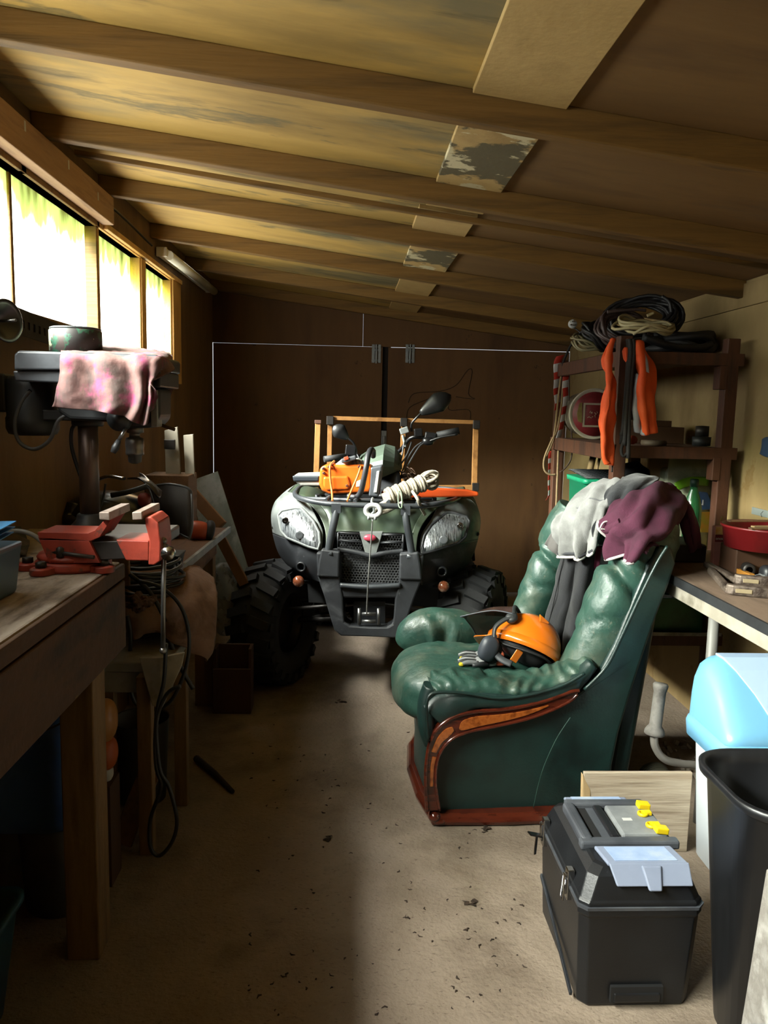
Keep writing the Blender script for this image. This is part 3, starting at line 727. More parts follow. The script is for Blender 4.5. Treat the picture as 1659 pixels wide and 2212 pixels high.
part('filling', B().puff(V(-.66, 2.86, .70), (.17, .15, .06), 3, 8, (0, 0, 0), cush), PINKC, t)
b = B(); random.seed(5)
for k in range(9):
    c = V(-.70+random.uniform(-.015, .015), 2.78+random.uniform(-.02, .02), .80+.012*k); rx, ry = .11+random.uniform(-.02, .015), .10+random.uniform(-.015, .02)
    b.tube([c+V(rx*math.cos(a), ry*math.sin(a), .006*math.sin(a*2+k)) for a in [i*math.pi/10 for i in range(20)]], .0065, 7, closed=True)
b.tube([PY(x, y, 2.6) for x, y in ((280, 1240), (320, 1275), (352, 1330), (372, 1400), (395, 1450), (417, 1488))], .0075, 7, smooth_path=5)
b.tube([PY(x, y, 2.58) for x, y in ((300, 1255), (350, 1270), (390, 1310), (408, 1370), (402, 1440), (372, 1510), (330, 1535), (290, 1515), (280, 1450), (282, 1370), (275, 1330))], .0065, 7, smooth_path=5)
b.tube([PY(x, y, 2.37) for x, y in ((358, 1390), (354, 1470), (340, 1530), (335, 1600), (338, 1660), (348, 1700), (325, 1770), (325, 1830), (345, 1848), (372, 1818), (382, 1770), (365, 1700), (345, 1660), (338, 1560), (360, 1500), (390, 1482))], .0065, 7, smooth_path=5)
one('cable_coil', b, M('bench_cable', '#26282a', rough=.45), 'black cable coiled on the pink cushion with loops trailing to the floor', 'cable')
def fc(p, d): return p + d*(.02*nz(p, 30)+.02*nz(p, 70))
c = PY(300, 1302, 2.55)
one('bark_lump', B().puff(c, (.05, .04, .02), 2.2, 14, (0, 0, 0), fc), M('bark', '#4a3226', '#6a4a3a', '#2c1c14', rough=.9, scale=40, bump=.6, bs=120), 'rough brown clump of bark lying in front of the cable coil', 'bark')
# black oil tray under the coil
part_t = thing('grey_tray', 'dark grey tray behind the coiled black cable', 'tray', (-.62, 2.72, .79))
p = PY(325, 1230, 2.72)
part('pan', B().loft([[V(p.x+sx*(.07+e), 2.9+sy*(.06+e), z) for sx, sy in ((-1, -1), (1, -1), (1, 1), (-1, 1))] for z, e in ((.845, -.01), (.90, .0), (.91, .006))], True, False, False), DP, part_t, bevel=.005)

# under the workbench
BLUE = M('blue_polythene', '#5a86d0', '#6692da', '#4a76bc', rough=.4, scale=4, bump=.25, bs=12)
t = thing('blue_drum', 'tall blue plastic drum with a wire loop under the workbench', 'drum', (-.84, 1.9, 0))
def rr(cx, cy, hx, hy, z, r=.06, n=6):
    o = []
    for sx, sy, a0 in ((1, 1, 0), (-1, 1, 90), (-1, -1, 180), (1, -1, 270)):
        for k in range(n+1):
            a = math.radians(a0+90*k/n); o.append(V(cx+sx*(hx-r)+r*math.cos(a), cy+sy*(hy-r)+r*math.sin(a), z))
    return o
b = B(); b.loft([rr(-.885, 2.215, .150-e, .165-e, z, .06) for z, e in ((.27, .05), (.275, .02), (.31, .004), (.55, .0), (.75, .002), (.93, .006), (.96, .03))])
part('body', b, BLUE, t)
part('wire_loop', B().tube([PY(x, y, 2.045) for x, y in ((150, 1500), (160, 1545), (145, 1555), (120, 1568), (90, 1580), (80, 1575), (82, 1560))], .003, 6, smooth_path=5), M('wire_grey', '#5a4c3a', rough=.6), t)
one('white_pail', B().lathe([(0, 0), (.10, 0), (.112, .20), (.116, .268), (.112, .268), (.108, .255), (0, .255)], (-.82, 2.2, 0), (0, 0, 1), 28), M('pail_grey', '#74767a', '#82848a', rough=.5, scale=5), 'pale grey pail below the blue drum behind the workbench leg', 'pail')
TEAL = M('teal_plastic', '#1f4a5c', '#28586c', rough=.45, scale=4)
b = B(); b.loft([rr(-.93, 1.64, .15+e, .16+e, z, .04) for z, e in ((.0, -.02), (.26, .01), (.265, .022), (.28, .022), (.28, .004), (.05, -.03))])
one('teal_crate', b, TEAL, 'dark teal plastic crate on the floor under the near workbench', 'crate')
OR2 = M('orange_can', '#b07a3c', '#bc864a', rough=.45, scale=5)
t = thing('fuel_can', 'orange rounded can with a white cap behind the workbench leg', 'can', (-.70, 2.3, 0))
p1, p2, p3 = PY(240, 1556, 2.3), PY(240, 1620, 2.3), PY(240, 1660, 2.3)
part('body', B().puff(V(p1.x-.018, 2.3, p1.z), (.035, .05, .065), 2.3, 8), OR2, t)
part('body', B().puff(V(p2.x-.012, 2.3, p2.z-.01), (.03, .045, .05), 2.3, 8), M('orange_can_dark', '#b8561e', rough=.5), t)
part('cap', B().puff(V(p3.x-.016, 2.3, p3.z-.012), (.022, .025, .03), 2.3, 6), WHITE, t)
part('stand', bx((p3.x-.05, 2.25, 0), (p3.x+.01, 2.35, p3.z-.035)), DKB, t)
p = PY(285, 1690, 2.75)
t = thing('dark_bucket', 'dark open bucket on the floor under the painted stool', 'bucket', (p.x, 2.8, 0))
z0, z1 = PY(285, 1705, 2.8).z, PY(285, 1555, 2.8).z
part('shell', B().lathe([(0, .0), (.085, 0), (.10, z1), (.103, z1+.006), (.097, z1), (.08, .02), (0, .02)], (-.745, 2.81, 0), (0, 0, 1), 28), M('bucket_dark', '#3a3834', '#474540', rough=.6, scale=5), t)
one('plank', B().beam(PZ(262, 1835)+V(0, 0, .02), PY(325, 1665, 2.55), .07, .025, V(0, -1, .3)), OAK, 'short plank leaning under the workbench behind the trailing cable', 'plank', bevel=.002)
a, q = PZ(424, 1645), PZ(503, 1715)
one('stick', B().tube([a+V(0, 0, .014), (a+q)/2+V(.004, 0, .013), q+V(0, 0, .009)], [.014, .013, .008], 8), M('dark_stick', '#241812', '#2e2018', rough=.9, scale=20, bump=.4), 'dark stick lying on the floor in the aisle', 'stick')
# ---------------------------------------------------------------- quad bike
QO = V(.115, 3.72, 0); _qa = math.radians(6)
QXA, QYA = V(math.cos(_qa), -math.sin(_qa), 0), V(math.sin(_qa), math.cos(_qa), 0)
def qw(x, y, z): return QO + QXA*x + QYA*y + V(0, 0, z)
def ql(p): d = Vector(p)-QO; return V(d.dot(QXA), d.dot(QYA), d.z)
def qp(px, py, y):
    v = ray(px, py); t = (y - (CAM-QO).dot(QYA))/v.dot(QYA); return CAM + v*t
def mir(p): a = ql(p); return qw(-a.x, a.y, a.z)
quad = thing('quad_bike', 'dusty green and black quad bike parked facing out in front of the plywood doors', 'quad bike', QO)
QB = M('quad_black', '#2a2c2f', '#37393d', '#66686a', rough=.5, scale=7, lo=.4, hi=.75, bump=.06, bs=120, dist=.5)
stain(QB, '#6f706e', 26, .66, .72, (1, 1, 1), 3.1, .6)
QG = M('quad_green', '#39453a', '#46533f', '#5b6352', rough=.42, scale=5, lo=.4, hi=.75, bump=.05, bs=120, dist=.6)
stain(QG, '#98a090', 40, .68, .72, (1, 1, 1), 3.1, .6)
QF = M('quad_fender_dusty', '#666b69', '#7c817e', '#525754', rough=.55, scale=6, bump=.05, bs=120)
FRAME = M('quad_tube', '#33363a', '#44484c', rough=.4, scale=8, bump=.03)
# wheels
def wheel(c, steer, r=.322, wd=.235, tag='wheel'):
    ax = (Matrix.Rotation(steer, 3, 'Z') @ QXA).normalized()
    fwd = ax.cross(V(0, 0, 1)).normalized()
    b = B(); h = wd/2
    b.lathe([(.16, -h*.7), (.18, -h*.92), (.24, -h*1.0), (r*.88, -h*.95), (r*.96, -h*.7), (r*.985, -h*.3), (r*.985, h*.3), (r*.96, h*.7), (r*.88, h*.95), (.24, h), (.18, h*.92), (.16, h*.7)], c, ax, 48, caps=False)
    for k in range(22):
        for sd in (-1, 1):
            a = 2*math.pi*(k + (.5 if sd > 0 else 0))/22
            rad = lambda an: V(0, 0, 1)*math.cos(an) + fwd*math.sin(an)
            p0, p1 = c + rad(a)*(r*.985) + ax*(sd*.012), c + rad(a+.10)*(r*.93) + ax*(sd*h*.98)
            tg = fwd*math.cos(a) - V(0, 0, 1)*math.sin(a)
            b.beam(p0+rad(a)*.004, p1, .045, .036, rad(a))
            p2 = c + rad(a+.10)*(r*.80) + ax*(sd*h*1.02)
            b.beam(p1, p2, .04, .022, ax)
    t = part('tyre', b, RUBBER, quad)
    b = B(); b.lathe([(.155, -h*.72), (.168, -h*.70), (.160, -h*.55), (.15, h*.2), (.05, h*.3), (.0, h*.3)], c, ax, 32, caps=False)
    b.lathe([(.155, h*.72), (.168, h*.70), (.160, h*.55), (.15, h*.2)], c, ax, 32, caps=False)
    part('rim', b, DSTEEL, t)
ST = math.radians(-17)
cl = qp(605, 1340, .34); cl = qw(ql(cl).x-.02, .34, .318); cr2 = mir(cl)
wheel(cl, ST); wheel(cr2, ST)
wheel(qw(-.42, 1.55, .33), 0, wd=.30); wheel(qw(.42, 1.55, .33), 0, wd=.30)
# suspension and frame in the dark
b = B()
for s in (-1, 1):
    f = (lambda p: p) if s < 0 else mir
    b.tube([f(qw(-.12, .25, .38)), f(qw(-.40, .34, .33))], .016, 8); b.tube([f(qw(-.12, .43, .38)), f(qw(-.40, .34, .33))], .016, 8)
    b.tube([f(qw(-.12, .25, .50)), f(qw(-.38, .33, .44))], .013, 8)
    b.tube([f(qw(-.30, .30, .40)), f(qw(-.20, .36, .75))], .028, 10)
    b.tube([f(qw(-.06, .20, .47)), f(qw(-.44, .22, .42))], .010, 8)
    b.tube([f(qw(-.12, .1, .36)), f(qw(-.12, 1.9, .36))], .022, 8)
    b.lathe([(0, -.05), (.09, -.05), (.09, .03), (0, .03)], f(cl), QXA, 20)
part('suspension', b, DSTEEL, quad)
b = B(); b.hexa([qw(-.20, .55, .30), qw(.20, .55, .30), qw(.20, 1.7, .30), qw(-.20, 1.7, .30), qw(-.17, .55, .80), qw(.17, .55, .80), qw(.17, 1.8, .80), qw(-.17, 1.8, .80)])
part('engine_block', b, M('engine_dark', '#1c1c1c', '#272625', rough=.6, scale=12), quad, bevel=.02)
b = B(); b.hexa([qw(-.14, .16, .58), qw(.14, .16, .58), qw(.14, .2, .58), qw(-.14, .2, .58), qw(-.15, .16, .86), qw(.15, .16, .86), qw(.15, .2, .86), qw(-.15, .2, .86)])
part('radiator', b, M('radiator', '#0e0e0f', '#1a1a1b', rough=.7, scale=40), quad)
b = B(); b.hexa([qw(-.33, .22, .46), qw(.33, .22, .46), qw(.30, .5, .46), qw(-.30, .5, .46), qw(-.36, .2, .90), qw(.36, .2, .90), qw(.33, .5, .96), qw(-.33, .5, .96)])
part('inner_panel', b, M('panel_black', '#131415', rough=.8), quad)
# front fenders, cheeks
rows_f = [[(622, 1064, .38), (636, 1067, .31), (652, 1075, .24), (672, 1092, .17)],
          [(598, 1082, .34), (618, 1086, .25), (646, 1096, .18), (686, 1122, .12)],
          [(588, 1112, .32), (602, 1116, .20), (640, 1132, .12), (698, 1152, .07)],
          [(591, 1152, .30), (606, 1158, .18), (645, 1172, .08), (694, 1194, .03)]]
rows_c = [[(591, 1152, .30), (606, 1158, .18), (645, 1172, .08), (698, 1196, .03)],
          [(598, 1180, .30), (615, 1187, .18), (648, 1199, .08), (700, 1218, .03)],
          [(608, 1202, .30), (630, 1217, .18), (655, 1228, .10), (696, 1242, .06)],
          [(625, 1222, .33), (645, 1238, .23), (664, 1246, .15), (692, 1256, .08)]]
def both(rows, fn=None, k=7):
    for s in (0, 1):
        r = [[qp(*q) if not s else mir(qp(*q)) for q in ro] for ro in rows]
        yield s, r
def sides(name, rows, mat, solid=.006, k=7, bevel=0):
    for s, r in both(rows):
        part(name, B().grid(patch(r, k, k)), mat, quad, solid=solid)
sides('fender', rows_f, QF); sides('cheek', rows_c, QB)
# fender tops running back over the wheels, green
rows_b = [[(622, 1064, .38), (636, 1067, .31), (652, 1075, .24), (672, 1092, .17)]]
for s in (0, 1):
    f = (lambda p: p) if not s else mir
    a = [f(qp(622, 1064, .38)), f(qp(598, 1082, .34)), f(qp(588, 1112, .32)), f(qp(591, 1152, .30))]
    c = [p + QYA*.30 + V(0, 0, .01) for p in a]; d = [p + QYA*.52 + V(0, 0, -.10) + QXA*(.02*(1 if s else -1)) for p in a]
    part('fender_side', B().grid(patch([a, c, d], 5, 6)), QF, quad, solid=.006)
    a = [f(qp(622, 1064, .38)), f(qp(652, 1075, .24)), f(qp(672, 1092, .17))]
    r2 = [p + QYA*.28 + V(0, 0, .02) for p in a]; r3 = [p + QYA*.55 + V(0, 0, .0) for p in a]
    part('fender_top', B().grid(patch([a, r2, r3], 5, 5)), QG, quad, solid=.006)
# green band over the headlight
rows_g = [[(640, 1066, .29), (672, 1092, .155), (692, 1118, .105), (703, 1150, .055), (703, 1190, .02)],
          [(652, 1066, .29), (690, 1090, .155), (708, 1117, .105), (716, 1150, .055), (716, 1192, .02)]]
sides('fender_rim', [[tuple(q) for q in r] for r in rows_g], QG, .008)
# hood
rows_h = [[(652, 1070, .42), (700, 1076, .44), (750, 1080, .45), (803, 1081, .45)],
          [(690, 1090, .17), (728, 1092, .20), (765, 1096, .22), (803, 1096, .22)],
          [(706, 1117, .11), (735, 1112, .13), (768, 1114, .14), (803, 1115, .14)],
          [(714, 1150, .05), (738, 1149, .05), (770, 1150, .04), (803, 1150, .04)],
          [(716, 1178, .02), (722, 1180, .02), (728, 1181, .02), (731, 1182, .02)]]
r = [[qp(*q) for q in ro] for ro in rows_h[:4]]
full = [ro + [mir(p) for p in reversed(ro[:-1])] for ro in r]
def fhood(p, n, u, v): return p + n*(.007*math.sin(abs(u-.5)*34) * math.sin(math.pi*v))
part('hood', B().grid(patch(full, 8, 8, fhood)), QG, quad, solid=.006)
# headlights
LENS = M('lens', '#5c6166', '#c4cace', '#8a9094', rough=.16, metal=.55, scale=30, stretch=(3, 1, .35), lo=.38, hi=.62, spec=.8, coat=.9, bump=.5, bs=40, bstretch=(3, 1, .4))
poly = [(602, 1112, .155), (610, 1103, .17), (640, 1097, .165), (652, 1098, .16), (678, 1126, .10), (690, 1150, .065), (692, 1172, .035), (688, 1186, .02), (668, 1180, .035), (620, 1160, .10), (608, 1146, .13)]
for s in (0, 1):
    f = (lambda p: p) if not s else mir
    P = [f(qp(*q)) for q in poly]
    cen = sum(P, V(0, 0, 0))/len(P)
    out = [cen + (p-cen)*1.07 for p in P]
    b = B(); b.tube([p + QYA*-.012 for p in P], .008, 8, closed=True)
    hl = part('headlight', b, QF if not s else QB, quad)
    b = B(); n_ = len(P)
    rings = [[cen + (p-cen)*k - QYA*d for p in P] for k, d in ((1.0, .012), (.85, .028), (.6, .038), (.3, .043), (.01, .045))]
    b.loft(rings, False); part('lens', b, LENS, hl)
    pc = f(qp(651, 1152, .09)) - QYA*.052
    part('bulb_ring', B().lathe([(.006, 0), (.018, .0), (.021, .005), (.018, .008), (.006, .004)], pc, -QYA, 24), M('bulb_grey', '#8a8e92', rough=.25, metal=.5), hl)
    pc = f(qp(621, 1121, .14)) - QYA*.052
    part('side_light', B().lathe([(.004, 0), (.014, .0), (.017, .005), (.014, .009), (.004, .003)], pc, -QYA, 20), CHROME, hl)
    p = f(qp(592, 1139, .29)) - QYA*.01
    part('fixing', B().lathe([(0, 0), (.009, 0), (.009, .006), (.005, .008), (0, .006)], p, -QYA, 14), DSTEEL, quad)
    # air duct
    p = f(qp(652, 1223, .09)) - QYA*.012; dr = (-QYA + QXA*(.12 if s else -.12)).normalized()
    part('air_duct', B().lathe([(.017, -.05), (.017, .012), (.022, .014), (.026, .008), (.027, -.02)], p, dr, 24, caps=False), BLACK, quad)
    part('duct_floor', B().lathe([(0, -.03), (.018, -.03), (.018, -.035), (0, -.035)], p, dr, 20), M('duct_dark', '#050505', rough=.9), quad)
    # indicator
    p = f(qp(645, 1256, .06))
    it = part('indicator', B().puff(p, (.029, .026, .029), 2, 10), M('amber_lens', '#b06a4a', '#8f4a2c', '#d8b8a4', rough=.08, scale=24, spec=.9, coat=.8), quad)
    part('stalk', B().tube([p, f(qp(672, 1258, .16))], .009, 8), BLACK, it)
# grille: honeycomb of the real cells between frame bars
def hexgrille(name, region, cs, y, par, mat, sh=None):
    b = B(); xs = [ql(p).x for p in region]; zs = [p.z for p in region]
    def inside(x, z):
        c = False; n = len(region)
        for i in range(n):
            x1, z1, x2, z2 = xs[i], zs[i], xs[i-1], zs[i-1]
            if (z1 > z) != (z2 > z) and x < (x2-x1)*(z-z1)/(z2-z1)+x1: c = not c
        return c
    row = 0; z = min(zs)
    while z < max(zs):
        x = min(xs) + (cs*.866 if row % 2 else 0)
        while x < max(xs):
            if inside(x, z):
                o = []; i_ = []
                for k in range(6):
                    a = math.radians(60*k+30)
                    o.append(qw(x+cs*math.cos(a), y(x, z), z+cs*math.sin(a))); i_.append(qw(x+cs*.74*math.cos(a), y(x, z), z+cs*.74*math.sin(a)))
                oo = b.verts(o); ii = b.verts(i_); ib = b.verts([p+QYA*.008 for p in i_])
                for k in range(6):
                    j = (k+1) % 6; b.face([oo[k], oo[j], ii[j], ii[k]], False); b.face([ii[k], ii[j], ib[j], ib[k]], False)
            x += cs*1.732
        z += cs*1.5; row += 1
    return part(name, b, mat, par)
GRM = M('grille_grey', '#4a4c4e', '#626466', rough=.5, scale=12)
gy = lambda x, z: .02
gl = [qp(735, 1196, .02), qp(770, 1199, .02), qp(800, 1206, .02), qp(832, 1199, .02), qp(866, 1195, .02), qp(861, 1258, .02), qp(740, 1259, .02)]
hexgrille('grille', gl, .0085, gy, quad, GRM)
up = [qp(732, 1153, .02), qp(776, 1155, .02), qp(784, 1190, .02), qp(733, 1180, .02)]
hexgrille('grille', up, .008, gy, quad, GRM); hexgrille('grille', [mir(p) for p in up], .008, gy, quad, GRM)
b = B()
for f in (lambda p: p, mir):
    b.tube([f(qp(731, 1151, .005)), f(qp(776, 1153, 0))], .006, 8); b.tube([f(qp(731, 1167, .0)), f(qp(780, 1171, 0))], .006, 8)
    b.sweep([f(qp(730, 1186, .0)), f(qp(765, 1192, -.01)), f(qp(801, 1201, -.015))], .01, .012, n=10)
    b.tube([f(qp(731, 1150, .0)), f(qp(731, 1185, 0))], .006, 8)
part('grille_frame', b, QB, quad)
b = B(); b.prism([qp(776, 1149, -.005), qp(827, 1149, -.005), qp(812, 1200, -.02), qp(790, 1200, -.02)], QYA*.03)
gp = part('badge_panel', b, QF, quad, bevel=.003)
e0 = qp(799, 1162, -.02)
b = B(); ring = lambda k, d: [e0 + QXA*(.030*k*math.cos(a)) + V(0, 0, .0165*k*math.sin(a)) - QYA*d for a in [i*math.pi/12 for i in range(24)]]
b.loft([ring(1, -.012), ring(1, .004), ring(.9, .009), ring(.5, .012), ring(.02, .013)]); part('badge', b, M('badge_red', '#c23a4e', '#d0566a', rough=.35, scale=6), gp)
# bumper: legs, shields, lower plate
outer = [(683, 1194), (686, 1248), (700, 1288), (712, 1330), (722, 1362), (736, 1374), (800, 1376)]
inner = [(734, 1190), (735, 1262), (741, 1292), (742, 1328), (744, 1344), (756, 1352), (800, 1355)]
A = [qp(x, y, -.04) for x, y in outer]; I = [qp(x, y, -.04) for x, y in inner]
A2 = A + [mir(p) for p in reversed(A[:-1])]; I2 = I + [mir(p) for p in reversed(I[:-1])]
part('bumper', B().strip(A2, I2, QYA*.10), QB, quad, bevel=.008)
for f in (lambda p: p, mir):
    b = B(); b.prism([f(qp(x, y, -.055)) for x, y in ((694, 1186), (734, 1192), (732, 1248), (684, 1246), (688, 1215))], QYA*.05); part('bumper_shield', b, QB, quad, bevel=.008)
b = B(); b.prism([qp(x, y, -.03) for x, y in ((735, 1264), (863, 1264), (861, 1292), (738, 1292))], QYA*.08); part('cross_plate', b, QB, quad, bevel=.01)
b = B(); b.sweep([qp(735, 1264, -.04), qp(800, 1268, -.05), qp(865, 1264, -.04)], .012, .012, n=10); part('cross_tube', b, FRAME, quad)
# winch and roller fairlead
wt = part('winch_plate', B().prism([qp(x, y, .03) for x, y in ((764, 1300), (832, 1300), (832, 1350), (764, 1350))], QYA*.01), BLACK, quad)
for pa, pb, r_ in (((776, 1314), (776, 1349), .009), ((818, 1314), (818, 1349), .009), ((782, 1326), (812, 1326), .009), ((782, 1342), (812, 1342), .009)):
    part('roller', B().tube([qp(*pa, -.03), qp(*pb, -.03)], r_, 12), STEEL, wt)
part('drum', B().tube([qp(770, 1332, .10), qp(826, 1332, .10)], .035, 16), DSTEEL, wt)
b = B(); b.tube([qp(792, 1330, -.045), qp(795, 1260, -.09), qp(800, 1190, -.09), qp(805, 1120, -.10)], .0035, 8, smooth_path=5)
part('winch_cable', b, M('wire_rope', '#b8b8b4', '#8c8c88', rough=.35, metal=.6, scale=200), wt)
hp = qp(806, 1103, -.10)
b = B(); b.tube([hp + QXA*(.034*math.cos(a)) + V(0, 0, .026*math.sin(a)) for a in [i*math.pi/12 for i in range(24)]], .012, 10, closed=True)
hk = part('hook', b, WHITE, wt)
b = B()
for dx in (-.018, .012): b.tube([qp(805, 1115, -.105)+QXA*dx, qp(805, 1123, -.105)+QXA*dx], .007, 8)
b.tube([qp(805, 1076, -.06), qp(803, 1084, -.09), qp(806, 1092, -.10), qp(808, 1104, -.10), qp(803, 1110, -.10)], .006, 8, smooth_path=4)
part('shackle', b, GALV, hk)
# bull bar uprights and front rack
for f in (lambda p: p, mir):
    b = B(); b.tube([f(qp(708, 1196, -.03)), f(qp(717, 1150, -.035)), f(qp(724, 1118, -.03)), f(qp(727, 1098, -.02))], .018, 12, smooth_path=5)
    c = f(qp(727, 1097, -.02)); b.obox(c, (.045, .04, .045), (0, 0, -_qa))
    b.tube([f(qp(698, 1196, -.035)), f(qp(719, 1196, -.05))], .012, 8)
    part('bull_bar', b, FRAME, quad)
fr = [(637, 1064, .34), (640, 1072, .16), (662, 1080, .03), (700, 1087, -.01), (745, 1090, -.03), (803, 1092, -.035)]
L = [qp(*q) for q in fr]; full = L + [mir(p) for p in reversed(L[:-1])]
b = B(); b.tube(full, .013, 10, smooth_path=5)
back = [qw(ql(L[0]).x, .34, L[0].z), qw(ql(L[0]).x+.01, .62, L[0].z+.01), qw(-.2, .70, L[0].z+.012), qw(.2, .70, L[0].z+.012), qw(-ql(L[0]).x-.01, .62, L[0].z+.01), qw(-ql(L[0]).x, .34, L[0].z)]
b.tube(back, .012, 8, smooth_path=5)
zr0 = L[0].z
for x in (-.22, -.08, .08, .22): b.tube([qw(x, -.0, qp(803, 1088, -.03).z+.004), qw(x, .7, zr0+.01)], .010, 8)
b.tube([qw(-.36, .12, zr0-.005), qw(.36, .12, zr0-.005)], .010, 8)
for x in (-.3, .3): b.tube([qw(x, .28, zr0), qw(x, .30, zr0-.10)], .012, 8)
rack = part('front_rack', b, FRAME, quad)
# dash pod and headstock
rows_p = [[(768, 1006, .88), (782, 985, .92), (805, 970, .94), (832, 962, .95), (852, 967, .94), (864, 985, .90)],
          [(771, 1014, .76), (786, 1004, .74), (806, 992, .70), (828, 984, .68), (850, 992, .72), (866, 1008, .80)],
          [(775, 1020, .76), (790, 1022, .70), (806, 1026, .64), (824, 1032, .60), (846, 1022, .68), (866, 1014, .78)]]
b = B(); g = patch([[qp(*q) for q in r] for r in rows_p], 1, 4); b.smooth = False; b.grid(g)
part('dash_cowl', b, M('cowl_green', '#4d5b4e', '#58665a', rough=.5, scale=6, bump=.04), quad, solid=.008)
b = B(); b.hexa([qp(806, 1030, .72), qp(862, 1020, .72), qp(862, 1020, 1.0), qp(806, 1030, 1.0), qp(806, 990, .78), qp(862, 985, .80), qp(858, 980, 1.0), qp(806, 980, 1.0)])
b.hexa([qp(800, 1075, .62), qp(870, 1072, .62), qp(870, 1072, 1.1), qp(800, 1075, 1.1), qp(806, 1020, .70), qp(864, 1014, .72), qp(860, 1014, 1.0), qp(806, 1020, 1.0)])
part('steering_cover', b, BLACK, quad, bevel=.02)
b = B(); b.puff(qp(840, 1066, .7), (.12, .16, .03), 2.6, 8); part('tank', b, BLACK, quad)
# seat and rear fenders
b = B(); b.puff(qw(0, 1.35, .86), (.16, .38, .09), 3, 10); part('seat', b, BLACK, quad)
for f in (lambda p: p, mir):
    b = B(); b.grid(patch([[f(qw(-.20, 1.15, .84)), f(qw(-.45, 1.12, .80)), f(qw(-.57, 1.15, .60))], [f(qw(-.20, 1.5, .90)), f(qw(-.45, 1.5, .86)), f(qw(-.59, 1.5, .72))], [f(qw(-.20, 1.9, .88)), f(qw(-.45, 1.88, .82)), f(qw(-.57, 1.85, .62))]], 5, 5))
    part('rear_fender', b, QB, quad, solid=.008)
b = B()
rz = PY(1030, 1066, 5.2).z - .02
for y in (1.36, 1.62, 1.86): b.tube([qw(-.42, y, rz), qw(.46, y, rz)], .011, 8)
for x in (-.42, -.14, .14, .46): b.tube([qw(x, 1.3, rz), qw(x, 1.9, rz)], .011, 8)
for x in (-.2, .2): b.tube([qw(x, 1.5, rz), qw(x, 1.5, .84)], .012, 8)
part('rear_rack', b, FRAME, quad)
# handlebars
HB2 = M('bar_black', '#121214', '#1c1c1e', rough=.3, scale=12)
b = B(); b.tube([qp(752, 985, .86), qp(790, 985, 1.0), qp(830, 985, 1.05), qp(862, 975, 1.0), qp(888, 946, .93), qp(925, 944, .90), qp(990, 930, .88)], .012, 10, smooth_path=6)
b.tube([qp(848, 1040, .90), qp(862, 985, 1.0)], .02, 10)
hbar = part('handlebar', b, HB2, quad)
part('grip', B().tube([qp(944, 940, .89), qp(992, 930, .88)], [.020, .021], 14), M('grip_rubber', '#1a1a1b', '#242426', rough=.7, scale=60), hbar)
part('grip', B().tube([qp(700, 992, .80), qp(745, 986, .85)], [.018, .018], 14), M('grip_rubber', '#1a1a1b'), hbar)
part('brake_lever', B().tube([qp(915, 958, .86), qp(950, 945, .83), qp(989, 938, .81)], [.007, .006, .007], 8, smooth_path=4), HB2, hbar)
part('switch_block', B().obox(qp(930, 943, .89), (.07, .05, .05), (0, .15, -.1)), HB2, hbar, bevel=.008)
part('clamp', B().puff(qp(925, 953, .87), (.035, .03, .025), 2.5, 6), HB2, hbar)
part('brake_reservoir', B().obox(qp(903, 934, .88), (.05, .05, .045), (0, -.1, 0)), HB2, hbar, bevel=.006)
part('bracket', B().obox(qp(873, 930, .86), (.05, .035, .035), (0, -.35, 0)).beam(qp(870, 940, .86), qp(876, 965, .88), .016, .012), GALV, hbar, bevel=.004)
part('throttle_block', B().obox(qp(757, 972, .84), (.06, .05, .06), (0, .1, 0)), HB2, hbar, bevel=.006)
b = B()
for L in ([(862, 1010, .8), (868, 985, .85), (872, 962, .86), (876, 944, .88)], [(866, 1030, .78), (876, 1000, .82), (895, 968, .86), (912, 955, .87)], [(862, 1040, .76), (884, 1000, .80), (905, 966, .84), (918, 956, .86)], [(868, 1000, .8), (880, 980, .84), (889, 955, .88)], [(768, 1010, .8), (775, 990, .82), (765, 972, .84)], [(852, 1045, .7), (856, 1020, .72), (862, 1000, .76)]):
    part('control_cable', B().tube([qp(*q) for q in L], .005, 6, smooth_path=5), M('cable_sheath', '#3a3b3d', rough=.3), hbar)
def mirror(pts_c, ax, L_, w1, stem, flip=1):
    a = Vector(pts_c[0]); q = Vector(pts_c[1]); d = (q-a).normalized(); n = -QYA
    sd = d.cross(n).normalized(); rings = []
    for k in range(13):
        u = k/12; wv = w1*(math.sin(math.pi*min(1, (.06+.94*u)))**.55 if u > .62 else (.22+.78*(u/.62)**.8)) if u < .999 else w1*.05
        c = a + (q-a)*u
        rings.append([c + sd*wv*math.cos(t_) + n*max(0, math.sin(t_))*wv*.55 + n*min(0, math.sin(t_))*wv*.12 for t_ in [i*math.pi/10 for i in range(20)]])
    mo = part('mirror', B().loft(rings), M('mirror_shell', '#1b1c1e', '#242527', rough=.38, scale=30, bump=.03, bs=300), hbar)
    part('mirror_stem', B().tube([qp(*s) for s in stem], .007, 8, smooth_path=4), HB2, mo)
mirror((qp(908, 893, .86), qp(974, 853, .88)), None, 1, .062, [(889, 932, .88), (889, 916, .87), (900, 902, .86), (912, 890, .86)])
mirror((qp(752, 948, .82), qp(720, 920, .80)), None, 1, .048, [(771, 990, .83), (768, 968, .83), (762, 955, .82), (748, 944, .82)])

